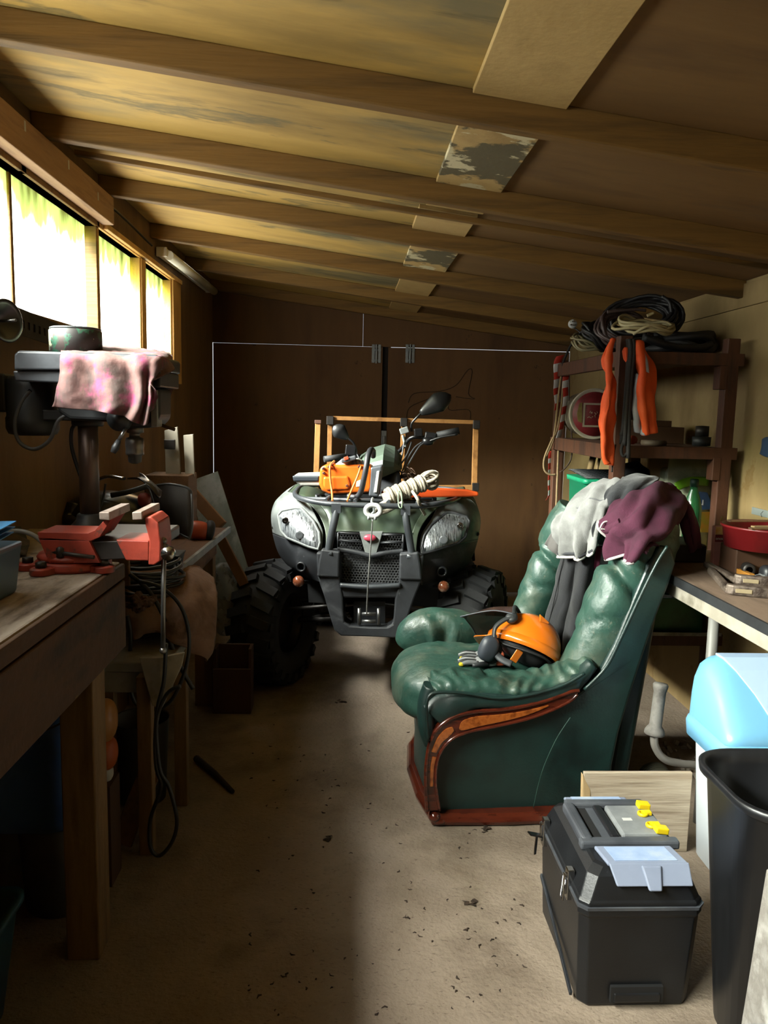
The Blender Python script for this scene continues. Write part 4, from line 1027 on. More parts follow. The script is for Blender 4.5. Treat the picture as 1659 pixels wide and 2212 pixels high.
# ---------------------------------------------------------------- load on the quad
# chainsaw lashed to the front rack
STO = M('saw_orange', '#e8641a', '#f0721f', rough=.32, scale=4, coat=.3)
SWH = M('saw_white', '#dcdcd4', '#cfcfc6', rough=.45, scale=6)
sp = qp(745, 1075, .25)
saw = thing('chainsaw', 'orange and white chainsaw lashed on the front rack of the quad bike', 'chainsaw', V(sp.x, sp.y, zr0+.01))
b = B(); ys = .14
b.prism([qp(x, y, ys) for x, y in ((690, 1012), (700, 1004), (795, 1004), (806, 1012), (803, 1058), (795, 1064), (712, 1068), (694, 1060), (688, 1045))], QYA*.13)
part('body', b, STO, saw, bevel=.018, seg=3)
b = B(); b.prism([qp(x, y, ys-.012) for x, y in ((698, 1030), (752, 1028), (757, 1048), (752, 1058), (705, 1060), (698, 1052))], QYA*.05); part('cover', b, STO, saw, bevel=.01, seg=3)
b = B(); b.prism([qp(x, y, ys+.02) for x, y in ((632, 1030), (640, 1024), (696, 1022), (696, 1050), (650, 1050), (640, 1044))], QYA*.09); tk = part('tank', b, SWH, saw, bevel=.012, seg=3)
b = B(); b.prism([qp(x, y, ys+.01) for x, y in ((631, 1028), (690, 1028), (688, 1040), (634, 1040))], QYA*.04); part('rear_grip', b, M('grip_blue_black', '#2a3038', '#353c44', rough=.45, scale=6), tk, bevel=.006)
b = B(); b.prism([qp(x, y, ys+.03) for x, y in ((724, 1003), (738, 992), (772, 992), (788, 1000), (786, 1006), (726, 1006))], QYA*.09); tc_ = part('top_cover', b, SWH, saw, bevel=.008)
b = B()
for k in range(4): b.beam(qp(762+7*k, 994, ys+.02), qp(764+7*k, 1006, ys+.02), .006, .006)
part('slots', b, DPD, tc_)
b = B(); b.obox(qp(753, 992, ys+.01), (.075, .05, .02), (0, -.28, 0)); part('choke_lever', b, M('lever_grey', '#5a5c60', rough=.4), saw, bevel=.005)
part('switch', B().obox(qp(748, 990, ys-.018), (.022, .008, .016), (0, -.28, 0)), M('switch_orange', '#d8583a', rough=.4), saw, bevel=.002)
b = B(); b.prism([qp(x, y, ys+.0) for x, y in ((800, 1010), (826, 1005), (818, 1074), (796, 1072))], QYA*.10); part('guard_panel', b, M('saw_grey', '#4c5056', '#5c6066', rough=.4, scale=7), saw, bevel=.008)
b = B(); b.prism([qp(x, y, ys-.01) for x, y in ((814, 1018), (820, 1017), (814, 1064), (807, 1064))], QYA*.02); part('guard_strip', b, WHITE, saw, bevel=.002)
b = B(); b.tube([qp(x, y, yy) for x, y, yy in ((752, 1072, .10), (770, 1073, .08), (780, 1060, .06), (790, 1015, .04), (795, 985, .06), (801, 972, .12), (806, 975, .2), (806, 985, .26))], .014, 12, smooth_path=6)
part('front_handle', b, M('handle_black', '#222326', '#2e2f33', rough=.5, scale=30), saw)
for x, y in ((699, 1012), (711, 1008), (776, 1008), (750, 1049), (700, 1022)):
    part('screw', B().lathe([(0, 0), (.007, 0), (.007, .01), (.004, .012), (0, .008)], qp(x, y, ys-.002), -QYA, 12), M('screw_dark', '#4a1c10', rough=.5), saw)
part('label', B().prism([qp(x, y, ys-.003) for x, y in ((770, 1040), (779, 1036), (777, 1050), (769, 1052))], QYA*.004), M('label_white', '#d8dce4', rough=.5), saw)
part('base', B().prism([qp(x, y, ys+.02) for x, y in ((700, 1066), (800, 1066), (815, 1076), (705, 1075))], QYA*.12), BLACK, saw, bevel=.005)
# bungee straps
BU = M('bungee_orange', '#d8762c', '#e08a44', rough=.6, scale=120)
one('strap', B().tube([qp(x, y, yy) for x, y, yy in ((722, 996, .26), (717, 1001, .17), (713, 1008, .115), (713, 1030, .11), (717, 1062, .10), (718, 1082, .0))], .0055, 8, smooth_path=5), BU, 'orange elastic strap over the left end of the chainsaw', 'strap')
one('strap', B().tube([qp(x, y, yy) for x, y, yy in ((783, 1003, .24), (779, 1010, .12), (772, 1030, .10), (760, 1058, .08), (750, 1082, .0)) ], .005, 8, smooth_path=5), BU, 'orange elastic strap slanting across the middle of the chainsaw', 'strap')
# guide-bar cover
b = B(); P0 = [qp(x, y, .24) for x, y in ((822, 1062), (900, 1052), (1010, 1058), (1034, 1064), (1034, 1072), (1005, 1074), (830, 1076))]
one('bar_cover', b.prism(P0, QYA*.035), M('cover_orange', '#e0511c', '#ec5f28', rough=.35, scale=5), 'long orange chainsaw bar cover lying across the quad rack', 'bar cover', bevel=.008)
# rope hank
ROPE = M('rope_cream', '#b8ac98', '#c6bba8', '#8f8472', rough=.9, scale=160, bump=.5, bs=300)
pa, pb = qp(836, 1074, .08), qp(932, 1036, .12)
b = B(); ax = (pb-pa).normalized(); u = ax.cross(QYA).normalized(); v = ax.cross(u); n_ = 15
for k in range(n_):
    c = pa + (pb-pa)*(k+.5)/n_ * .86; rr_ = .034 + .004*math.sin(k*2.1)
    b.tube([c + (u*math.cos(a) + v*math.sin(a))*rr_ + ax*(.006*math.sin(a)) for a in [i*math.pi/9 for i in range(18)]], .0088, 7, closed=True)
b.tube([pa-ax*.02, pb-ax*.01], .026, 10)
for k in range(5):
    c = pb - ax*.005 + u*.018*(k-2)*.5; rr_ = .028+.004*k
    b.tube([c + ax*(rr_*math.cos(a)) + (u*math.cos(k*1.3)+v*math.sin(k*1.3))*rr_*math.sin(a) for a in [i*math.pi/7 for i in range(14)]], .008, 7, closed=True)
b.tube([qp(x, y, yy) for x, y, yy in ((846, 1078, .05), (820, 1092, .05), (812, 1104, .07), (830, 1106, .08), (850, 1096, .08), (870, 1086, .05))], .011, 8, smooth_path=5)
b.tube([qp(x, y, yy) for x, y, yy in ((890, 1060, .08), (902, 1078, -.06), (910, 1098, .02), (918, 1112, .05))], .008, 8, smooth_path=5)
one('rope', b, ROPE, 'cream rope tied in a hank on the quad rack beside the chainsaw', 'rope')
one('twine', B().tube([qp(x, y, yy) for x, y, yy in ((862, 1062, .04), (860, 1075, .0), (862, 1094, -.05), (868, 1096, -.05), (868, 1075, .0), (866, 1062, .04))], .003, 6, closed=True, smooth_path=4), M('twine_green', '#7f9878', rough=.8), 'pale green twine tying the cream rope to the rack bar', 'twine')
# chain heap
b = B(); random.seed(3); base = qp(876, 1040, .75)
for k in range(26):
    c = base + V(random.uniform(-.03, .05), random.uniform(-.04, .04), -.06+.005*k)
    a1, a2 = random.random()*6, random.random()*3
    e1 = V(math.cos(a1), math.sin(a1)*math.cos(a2), math.sin(a2)); e2 = e1.cross(V(.3, .5, .8)).normalized()
    b.tube([c + e1*.017*math.cos(t_) + e2*.010*math.sin(t_) for t_ in [i*math.pi/5 for i in range(10)]], .004, 5, closed=True)
one('chain', b, M('chain_rust', '#4c3628', '#6a5040', rough=.5, metal=.4, scale=40), 'rusty heap of chain beside the green dash cowl', 'chain')
# timber frame standing on the rear rack
TF = M('frame_timber', '#a8743c', '#ba8448', '#8f5f2c', rough=.55, scale=3, stretch=(3, 3, 3), bump=.1)
fz = PY(1030, 1062, 5.2).z
tf = thing('timber_frame', 'open wooden frame with metal corner plates standing on the rear rack', 'frame', PY(870, 1060, 5.2))
def fb_(p, q, w_=.03): return B().beam(p, q, w_, w_, V(0, -1, 0))
Yf = 5.2
part('post', fb_(PY(713, 905, Yf), PY(710, 1066, Yf)), TF, tf, bevel=.002)
part('post', fb_(PY(1028, 910, Yf), PY(1024, 1064, Yf), .034), TF, tf, bevel=.002)
part('post', fb_(PY(872, 908, Yf+.01), PY(866, 1062, Yf+.01)), TF, tf, bevel=.002)
part('top_rail', fb_(PY(718, 903, Yf-.005), PY(1022, 912, Yf-.005), .026), TF, tf, bevel=.002)
part('bottom_rail', fb_(PY(716, 1058, Yf-.005), PY(1020, 1056, Yf-.005), .05), TF, tf, bevel=.002)
part('post', fb_(PY(687, 910, 4.95), PY(682, 1062, 4.95), .034), TF, tf, bevel=.002)
part('side_rail', fb_(PY(683, 1062, 4.95), PY(710, 1066, Yf), .03), TF, tf, bevel=.002)
for x, y in ((713, 908), (1029, 917), (872, 912), (1027, 1052)):
    part('corner_plate', B().obox(PY(x, y, Yf-.02), (.045, .03, .055)), DSTEEL, tf, bevel=.003)
part('post_cap', B().obox(PY(687, 911, 4.945), (.04, .04, .022)), M('cap_brown', '#5a3a2c', rough=.5), tf, bevel=.002)
# ---------------------------------------------------------------- green leather armchair
LEA = M('green_leather', '#132b27', '#183430', '#0e211e', rough=.46, scale=4, bump=.12, bs=110, coat=.05)
LEAW = M('green_leather_worn', '#264a40', '#305448', '#1c3e34', rough=.47, scale=3.5, lo=.35, hi=.68, bump=.5, bs=24, bstretch=(1, 1.6, 1), coat=.04)
stain(LEAW, '#7a7c6a', 5, .50, .68, (1, 1, 1), 6.2, .5)
stain(LEAW, '#8a8674', 45, .60, .68, (1, 1, 1), 2.2, .35)
MAH = M('mahogany', '#4c1c10', '#5f2616', '#33100a', rough=.22, scale=6, stretch=(1, 1, 4), coat=.6)
BURR = M('burr_inlay', '#9a4e1c', '#b4622a', '#7c3a14', rough=.2, scale=22, coat=.6)
PIPE = M('leather_piping', '#2c4a40', '#4c6458', rough=.5, scale=30)
chair = thing('armchair', 'dusty green leather armchair with carved mahogany side trim', 'armchair', (.72, 2.98, 0))
YN = 2.62
def ys_(p): return p
def wrk(a1, f1, a2=0, f2=1):
    def fn(p, d, *_): return p + d*(a1*nz(p, f1, 3.)+a2*nz(p, f2, 7.))
    return fn
# plinth
def plan(off, z): return [V(x, y, z) for x, y in ((.325-off, 2.60-off), (.60, 2.60-off), (1.03+off, 2.64-off), (1.08+off, 2.70), (1.08+off, 3.30), (1.03+off, 3.37+off), (.60, 3.39+off), (.34-off, 3.38+off), (.285-off, 3.22), (.268-off, 3.0), (.285-off, 2.78))]
b = B(); b.loft([plan(-.01, 0), plan(.008, .006), plan(.012, .02), plan(.004, .034), plan(-.006, .045)], True, False, False)
part('plinth', b, MAH, chair, bevel=.003)
def bow(z, o=0.): return [V(x, y, z) for x, y in ((.335+o, 2.66), (.9, 2.68), (.9, 3.30), (.345+o, 3.33), (.30+o, 3.2), (.285+o, 3.0), (.30+o, 2.8))]
b = B(); b.loft([bow(.045), bow(.12, .004), bow(.24, .002), bow(.32, .01)], True); part('front_panel', b, LEA, chair, bevel=.01)
# side panels: the outline of the chair's flank, .10 m thick
side = [(930, 1760), (926, 1690), (934, 1640), (952, 1600), (985, 1570), (1050, 1552), (1150, 1540), (1225, 1520), (1262, 1495), (1300, 1462), (1335, 1400), (1380, 1300), (1415, 1225), (1440, 1185), (1470, 1190), (1478, 1225), (1462, 1270), (1430, 1345), (1400, 1425), (1370, 1510), (1345, 1590), (1330, 1660), (1322, 1745)]
def flank(y, dy=0.): return [PY(px, py, YN+.02) + V(0, y-YN-.02 + .07*(PY(px, py, YN).x-.3) + .05*max(0, (PY(px, py, YN).z-.5)), 0) for px, py in side]
part('side_panel', B().prism(flank(2.625), (0, .10, 0)), LEA, chair, bevel=.012, seg=3)
part('side_panel', B().prism(flank(3.20), (0, .10, 0)), LEA, chair, bevel=.012, seg=3)
bk = [V(1.09, 2.70, .05), V(1.09, 3.28, .05), V(1.165, 3.27, .98), V(1.165, 2.75, .98), V(1.0, 2.75, .05)]
b = B(); b.hexa([V(.97, 2.72, .05), V(1.05, 2.72, .05), V(1.05, 3.26, .05), V(.97, 3.26, .05), V(1.08, 2.76, .96), V(1.168, 2.76, .96), V(1.168, 3.26, .96), V(1.08, 3.26, .96)])
part('back_shell', b, LEA, chair, bevel=.02, seg=3)
# seat cushion
def fseat(p, d):
    q = p + d*(.010*nz(p, 7)+.005*nz(p, 18)+.003*math.sin(p.x*55+p.y*30+6*nz(p, 5))*max(0, d.z))
    return q
part('seat_cushion', B().puff(V(.50, 2.99, .385), (.312, .285, .125), 3.0, 20, (0, .03, 0), fseat), LEAW, chair)
b = B(); b.tube([PY(x, y, yy) for x, y, yy in ((852, 1455, 3.1), (860, 1440, 3.0), (880, 1438, 2.9), (900, 1450, 2.80), (912, 1480, 2.74), (918, 1520, 2.72), (926, 1570, 2.71))], .005, 6, smooth_path=5); b.bm.free()
# near arm: facing band, top pad, front roll
def wr(am, fq):
    def fn(p, d, u, v): return p + d*(am*math.sin(u*fq*.8 + 11*nz(p, 6)) * (.3+1.6*abs(nz(p, 7, 4.))) * max(0, d.z+.2) + .007*nz(p, 12) + .005*nz(p, 30))
    return fn
def tl_(p): return V(p.x, p.y + .07*(p.x-.3), p.z)
P = [tl_(PY(x, y, 2.648)) for x, y in ((934, 1540), (960, 1520), (1030, 1508), (1110, 1510), (1190, 1498), (1245, 1474), (1285, 1440))]
part('arm_facing', B().sweep(P, [.055, .06, .06, .06, .06, .05, .035], [.06, .058, .044, .038, .036, .034, .025], k=7, fn=wr(.002, 25)), LEA, chair)
P = [tl_(PY(x, y, 2.69)) for x, y in ((933, 1484), (970, 1473), (1040, 1479), (1110, 1484), (1180, 1476), (1235, 1458), (1278, 1428))]
part('arm_pad', B().sweep(P, [.07, .085, .09, .09, .085, .08, .05], [.026, .038, .036, .034, .034, .034, .022], k=14, n=36, fn=wr(.0075, 85)), LEAW, chair)
b = B(); b.tube([tl_(PY(x, y, 2.584)) for x, y in ((925, 1600), (921, 1540), (926, 1505), (950, 1496), (1010, 1500), (1080, 1512), (1150, 1506), (1220, 1488), (1270, 1462))], .006, 6, smooth_path=5)
part('piping', b, LEA, chair)
P = [PY(x, y, 2.66) for x, y in ((930, 1480), (921, 1520), (921, 1570), (928, 1605))]
part('arm_front', B().sweep(P, [.04, .045, .045, .03], [.025, .03, .03, .022], up=V(-1, 0, 0), k=6), LEA, chair)
# far arm, the same shape lower down behind the seat
P = [PY(x, y, 3.27) for x, y in ((884, 1402), (905, 1372), (960, 1362), (1030, 1372), (1100, 1372), (1150, 1365))]
part('arm_pad', B().sweep(P, [.06, .085, .095, .095, .09, .08], [.06, .095, .095, .085, .075, .07], k=9, n=28, fn=lambda p, d, u, v: p + d*(.015*math.sin(u*30+v*6+8*nz(p, 5))*abs(nz(p, 4, 5.))*2*max(0, .6-d.y)*(u > .28) + .008*nz(p, 9) + .004*nz(p, 24))), LEAW, chair)
part('arm_facing', B().sweep([V(q.x, 3.285, .42) for q in P], [.05, .06, .06, .06, .06, .05], [.06, .08, .08, .08, .08, .08], k=5), LEA, chair)
# back: two side bolsters, a middle panel, a rolled top
def fb2(am=.010, fq=26):
    def fn(p, d, u, v):
        pinch = 1 - .30*math.exp(-((u-.52)/.035)**2)
        return p + d*(.012*nz(p, 6) + .004*nz(p, 22) + am*math.sin(u*fq*1.6+v*7+7*nz(p, 5))*.35*(.4+.8*abs(nz(p,4,9.)))) + d*(-.034*math.exp(-((u-.55-.06*math.sin(v*6.28))/.022)**2)-.012*math.exp(-((u-.63-.05*math.sin(v*6.28+1))/.015)**2)-.010*math.exp(-((u-.35-.08*math.sin(v*6.28+2))/.015)**2))
    return fn
P = [PY(x, y, yy) for x, y, yy in ((1205, 1500, 2.80), (1255, 1440, 2.79), (1300, 1370, 2.79), (1335, 1290, 2.80), (1375, 1215, 2.81), (1400, 1150, 2.83), (1412, 1105, 2.87))]
part('back_bolster', B().sweep(P, [.06, .085, .095, .105, .108, .10, .07], [.05, .085, .10, .11, .118, .11, .08], up=V(-1, 0, .3), k=10, n=32, p=2.2, fn=fb2()), LEAW, chair)
P = [PY(x, y, yy) for x, y, yy in ((1120, 1395, 3.22), (1142, 1335, 3.24), (1170, 1265, 3.24), (1195, 1200, 3.24), (1218, 1140, 3.22), (1240, 1095, 3.20))]
part('back_bolster', B().sweep(P, [.06, .085, .09, .09, .09, .07], [.06, .08, .085, .085, .085, .07], up=V(-1, 0, .3), k=10, n=28, p=2.2, fn=fb2(.008)), LEAW, chair)
rows = [[PY(1160, 1430, 3.2), PY(1210, 1440, 3.0), PY(1250, 1450, 2.85)], [PY(1190, 1340, 3.2), PY(1245, 1340, 3.02), PY(1300, 1340, 2.86)], [PY(1225, 1230, 3.2), PY(1285, 1225, 3.02), PY(1350, 1220, 2.86)], [PY(1255, 1130, 3.2), PY(1325, 1115, 3.04), PY(1400, 1120, 2.88)]]
part('back_panel', B().grid(patch([[p+V(.03, 0, 0) for p in r] for r in rows], 6, 6)), LEA, chair, solid=.03)
P = [V(1.06, 2.80, .985), V(1.08, 2.9, 1.0), V(1.08, 3.1, 1.0), V(1.04, 3.24, .985)]
part('top_roll', B().sweep(P, [.09, .11, .11, .09], [.06, .07, .07, .06], k=6, n=20, p=2.2, fn=wrk(.01, 6)), LEAW, chair)
b = B(); b.tube([PY(x, y, 2.625) for x, y in ((1262, 1490), (1310, 1440), (1345, 1370), (1385, 1285), (1420, 1215), (1442, 1180))], .006, 6, smooth_path=5)
part('piping', b, LEA, chair)
b = B(); b.tube([PY(x, y, 2.632) for x, y in ((1152, 1745), (1170, 1670), (1200, 1600), (1232, 1550))], .0018, 5, smooth_path=5); part('seam', b, M('seam_green', '#2a4a40', rough=.5), chair)
# carved trim: sweeping rail with inlaid burr leaves
up_ = [(923, 1752), (920, 1700), (921, 1650), (929, 1605), (948, 1572), (982, 1550), (1030, 1540), (1085, 1537), (1140, 1530), (1195, 1517), (1240, 1502), (1258, 1500)]
lo_ = [(950, 1752), (942, 1700), (943, 1655), (954, 1622), (978, 1597), (1012, 1584), (1050, 1577), (1100, 1568), (1150, 1557), (1200, 1540), (1238, 1522), (1254, 1508)]
def tr(px, py, y=2.592): p = PY(px, py, y); return V(p.x, p.y + .07*(p.x-.3), p.z)
def dens(L, k=5): return spline([V(x, y, 0) for x, y in L], k)[0]
U_, L_ = dens(up_), dens(lo_)
trim = part('side_trim', B().strip([tr(p.x, p.y) for p in U_], [tr(p.x, p.y) for p in L_], (0, .045, 0)), MAH, chair, bevel=.006, seg=3)
b = B(); b.tube([tr(p.x, p.y, 2.590) for p in U_], .007, 8); b.tube([tr(p.x, p.y, 2.590) for p in L_], .006, 8)
part('bead', b, MAH, trim)
for LU, LL in (([(993, 1574), (1000, 1560), (1030, 1551), (1085, 1548), (1140, 1541), (1190, 1530)], [(993, 1578), (1003, 1580), (1040, 1572), (1095, 1562), (1145, 1550), (1190, 1533)]),
               ([(932, 1625), (945, 1595), (962, 1577), (978, 1572)], [(943, 1628), (955, 1606), (972, 1592), (982, 1580)]),
               ([(929, 1700), (930, 1660), (934, 1635)], [(936, 1700), (938, 1660), (943, 1637)])):
    part('inlay', B().strip([tr(p.x, p.y, 2.588) for p in dens(LU, 4)], [tr(p.x, p.y, 2.588) for p in dens(LL, 4)], (0, .012, 0)), BURR, trim, bevel=.002)
b = B(); b.puff(tr(938, 1762, 2.61), (.022, .03, .022), 2.2, 8, (0, .5, 0)); b.puff(tr(948, 1770, 2.61), (.03, .03, .014), 2.2, 8)
part('scroll_foot', b, MAH, chair)

# ---------------------------------------------------------------- clothes on the chair
GREY = M('grey_fleece', '#8c8c8a', '#9c9c9a', '#7a7a78', rough=.95, scale=6, bump=.25, bs=220, sheen=.2)
CHAR = M('charcoal_fleece', '#222428', '#2b2d31', '#191a1d', rough=.95, scale=9, bump=.25, bs=200, sheen=.2)
MAR = M('maroon_jersey', '#46132c', '#521935', '#360e22', rough=.9, scale=6, bump=.2, bs=240)
BLKC = M('black_fleece', '#121317', '#1a1b20', '#0d0e11', rough=.95, scale=7, bump=.2, bs=220, sheen=.15)
TRIMW = M('trim_white', '#d8d4d0', '#c8c2be', rough=.8, scale=20)
TRIMD = M('trim_dark', '#3a3b40', rough=.9)
hood = thing('grey_hoodie', 'pale grey sweatshirt with white and dark hem draped over the chair back', 'sweatshirt', PY(1250, 1120, 3.0))
hr = [[(1262, 1060, 3.22), (1288, 1040, 3.16), (1318, 1032, 3.10), (1345, 1036, 3.02)],
      [(1228, 1088, 3.18), (1262, 1068, 3.08), (1300, 1056, 3.0), (1335, 1058, 2.96)],
      [(1200, 1118, 3.13), (1235, 1108, 3.02), (1280, 1092, 2.94), (1318, 1080, 2.92)],
      [(1196, 1140, 3.10), (1232, 1142, 2.98), (1275, 1130, 2.90), (1312, 1108, 2.90)],
      [(1203, 1168, 3.09), (1238, 1178, 2.97), (1272, 1168, 2.90), (1296, 1142, 2.90)],
      [(1211, 1190, 3.08), (1240, 1206, 2.97), (1268, 1200, 2.92), (1290, 1175, 2.90)]]
def ffold(am, fq, sl, am2=.008):
    def fn(p, n, u, v):
        k = math.sin(u*fq + sl*v + 5*nz(p, 5)); k2 = math.sin(u*fq*1.9 - sl*v*.6 + 4*nz(p, 8, 4.))
        return p - n*(am*(.2+v*.8)*k*abs(k)**.3 + am*.4*k2*v + am2*nz(p, 11)+.002*nz(p, 40))
    return fn
g = patch(pix(hr), 12, 9, ffold(.026, 19, 2.5)); part('body', B().grid(g), GREY, hood, solid=.006, so=0)
hem = [p - V(0, .005, 0) for p in g[-1]]
part('hem_band', B().tube(hem[::2], .0062, 6), TRIMW, hood); part('hem_stripe', B().tube([p+V(.002, -.001, .014) for p in hem][::2], .0068, 6), TRIMD, hood)
part('seam', B().tube([p-V(0, .006, 0) for p in g[len(g)*2//6][len(g[0])//3:]][::2], .003, 5), M('seam_grey', '#77787a', rough=.9), hood)
part('hood_lining', B().grid(patch(pix([[(1196, 1142, 3.14), (1204, 1160, 3.12), (1212, 1185, 3.11)], [(1186, 1160, 3.15), (1196, 1176, 3.12), (1207, 1197, 3.10)], [(1178, 1176, 3.16), (1186, 1186, 3.13), (1203, 1199, 3.10)]]), 6, 6, ffold(.006, 8, 1))), M('lining_grey', '#6c6866', '#5a5654', rough=.95, scale=9), hood, solid=.005, so=0)
part('cuff', B().grid(patch(pix([[(1292, 1118, 2.885), (1298, 1116, 2.885)], [(1278, 1140, 2.88), (1294, 1138, 2.88)], [(1280, 1160, 2.88), (1290, 1156, 2.88)]]), 5, 5)), CHAR, hood, solid=.005, so=0)
ch = [[(1345, 1030, 3.08), (1372, 1024, 3.05), (1400, 1026, 3.02), (1425, 1030, 3.0)], [(1318, 1048, 2.98), (1352, 1040, 2.94), (1388, 1038, 2.92), (1418, 1040, 2.93)], [(1303, 1070, 2.93), (1335, 1066, 2.89), (1370, 1058, 2.88), (1400, 1052, 2.9)], [(1308, 1096, 2.93), (1330, 1090, 2.89), (1352, 1080, 2.88), (1380, 1068, 2.9)]]
one('charcoal_fleece', B().grid(patch(pix(ch), 10, 9, ffold(.010, 13, 4))), CHAR, 'charcoal fleece bundled between the grey sweatshirt and the maroon jersey', 'fleece', solid=.006, so=0)
mar = thing('maroon_jersey', 'maroon jersey with white piping spread over the right of the chair back', 'jersey', PY(1400, 1130, 2.85))
mr = [[(1345, 1072, 2.90), (1382, 1056, 2.90), (1425, 1042, 2.92), (1462, 1050, 2.98)],
      [(1316, 1096, 2.87), (1362, 1084, 2.79), (1420, 1078, 2.76), (1480, 1090, 2.86)],
      [(1299, 1128, 2.84), (1348, 1120, 2.74), (1410, 1112, 2.69), (1476, 1122, 2.78)],
      [(1298, 1150, 2.82), (1340, 1150, 2.71), (1398, 1145, 2.66), (1462, 1148, 2.73)],
      [(1306, 1178, 2.81), (1338, 1178, 2.70), (1385, 1168, 2.65), (1432, 1166, 2.68)],
      [(1316, 1202, 2.80), (1345, 1204, 2.70), (1364, 1214, 2.66), (1400, 1178, 2.66)]]
g = patch(pix(mr), 12, 9, ffold(.026, 13, 9)); part('body', B().grid(g), MAR, mar, solid=.006, so=0)
ed = [r[0] for r in g[len(g)//3:]] + g[-1][:len(g[0])*3//4]
part('piping', B().tube([p-V(0, .005, 0) for p in ed][::2], .0055, 6), TRIMW, mar)
b = B(); b.tube([PY(x, y, 2.80) for x, y in ((1296, 1142), (1305, 1128), (1322, 1128), (1334, 1142), (1330, 1152), (1312, 1145), (1298, 1142))], .0035, 6, smooth_path=5); part('cuff_piping', b, TRIMW, mar)
b = B(); b.sweep([PY(x, y, yy) for x, y, yy in ((1300, 1140, 2.84), (1320, 1142, 2.80), (1345, 1128, 2.76))], .022, .018, k=6, n=14); part('cuff', b, MAR, mar)
sl = [[(1425, 1044, 2.98), (1448, 1044, 2.99), (1470, 1062, 3.0)], [(1450, 1078, 2.90), (1475, 1082, 2.88), (1496, 1098, 2.92)], [(1468, 1118, 2.88), (1492, 1122, 2.84), (1508, 1132, 2.88)], [(1476, 1160, 2.90), (1496, 1165, 2.86), (1512, 1158, 2.88)], [(1492, 1186, 2.92), (1500, 1192, 2.90), (1508, 1180, 2.92)]]
part('sleeve', B().grid(patch(pix(sl), 8, 8, ffold(.008, 10, 2))), MAR, mar, solid=.006, so=0)
st_ = [[(1288, 1180, 2.97), (1302, 1180, 2.95)], [(1280, 1230, 2.99), (1294, 1230, 2.97)], [(1272, 1290, 3.0), (1287, 1290, 2.98)], [(1263, 1318, 3.0), (1280, 1320, 2.98)], [(1254, 1352, 3.0), (1270, 1356, 2.98)]]
one('maroon_scarf', B().grid(patch(pix(st_), 5, 6, lambda p, n, u, v: p - n*.01*math.sin(u*math.pi))), M('maroon_bright', '#7a2448', '#8a2e54', rough=.9, scale=10, sheen=.2), 'narrow maroon sleeve hanging down the chair back beside the black trousers', 'sleeve', solid=.008)
tr_ = thing('black_trousers', 'black fleece trousers hanging down the middle of the armchair back', 'trousers', PY(1215, 1320, 3.05))
for L in ([[(1216, 1185, 3.10), (1236, 1192, 3.03), (1252, 1195, 3.01)], [(1205, 1240, 3.12), (1226, 1245, 3.03), (1244, 1245, 3.03)], [(1193, 1290, 3.13), (1215, 1300, 3.03), (1234, 1300, 3.03)], [(1180, 1335, 3.13), (1203, 1345, 3.02), (1224, 1345, 3.03)], [(1166, 1385, 3.12), (1195, 1400, 3.0), (1218, 1400, 3.02)], [(1180, 1425, 3.08), (1198, 1430, 2.99), (1212, 1432, 3.01)]],
          [[(1246, 1190, 3.02), (1270, 1192, 2.96), (1292, 1188, 3.0)], [(1240, 1245, 3.03), (1260, 1248, 2.96), (1282, 1245, 2.99)], [(1232, 1300, 3.03), (1250, 1302, 2.95), (1274, 1300, 2.98)], [(1224, 1345, 3.02), (1242, 1350, 2.94), (1264, 1350, 2.97)], [(1216, 1400, 3.0), (1232, 1405, 2.93), (1250, 1400, 2.96)], [(1207, 1440, 2.98), (1222, 1445, 2.93), (1238, 1440, 2.95)]]):
    part('trouser_leg', B().grid(patch(pix(L), 9, 7, ffold(.007, 9, 1.2, .006))), BLKC, tr_, solid=.012, so=0)
part('seam', B().tube([PY(x, y, yy-.012) for x, y, yy in ((1220, 1195, 3.08), (1208, 1245, 3.08), (1196, 1300, 3.08), (1184, 1350, 3.08))], .003, 5, smooth_path=5), BLKC, tr_)

# helmet with ear muffs and raised visor, on the seat
HEL = M('helmet_orange', '#ee7414', '#f4841c', rough=.25, scale=3, coat=.5)
HELI = M('helmet_inner', '#18181a', rough=.7)
hc = PY(1131, 1398, 2.90)
hel = thing('safety_helmet', 'orange forestry helmet with ear muffs and raised visor on the armchair seat', 'helmet', V(hc.x, hc.y, .5))
Rm = Matrix.Rotation(math.radians(-28), 3, 'X') @ Matrix.Rotation(math.radians(24), 3, 'Y') @ Matrix.Rotation(math.radians(-28), 3, 'Z')
def hl(x, y, z): return hc + Rm @ (V(x, y, z)*1.12)
b = B(); rings = []
for k in range(15):
    a = math.radians(-6 + 96*k/14); cz, cxy = math.sin(a), math.cos(a)
    ring = []
    for j in range(40):
        t_ = 2*math.pi*j/40
        rx, ry = .128, .102
        x, y, z = rx*cxy*math.cos(t_), ry*cxy*math.sin(t_), .118*cz
        if k == 0: x, y = x*1.02, y*1.02
        ridge = .006*math.exp(-(y/.018)**2)*max(0, cz-.2)
        ring.append(hl(x, y, z+ridge))
    rings.append(ring)
b.loft(rings, False); b.face(b.verts(rings[-1]))
part('shell', b, HEL, hel, solid=.004)
b = B(); b.loft([[hl(.131*math.cos(t_), .105*math.sin(t_), z) for t_ in [i*math.pi/20 for i in range(40)]] for z in (-.022, .010)], False); part('rim', b, HEL, hel, solid=.005, so=0)
b = B(); b.grid(patch([[hl(-.09, -.085, -.012), hl(-.12, -.04, -.006), hl(-.125, 0, -.004), hl(-.12, .04, -.006), hl(-.09, .085, -.012)], [hl(-.11, -.085, -.022), hl(-.165, -.045, -.024), hl(-.175, 0, -.022), hl(-.165, .045, -.024), hl(-.11, .085, -.022)]], 6, 5)); part('peak', b, HEL, hel, solid=.004)
b = B()
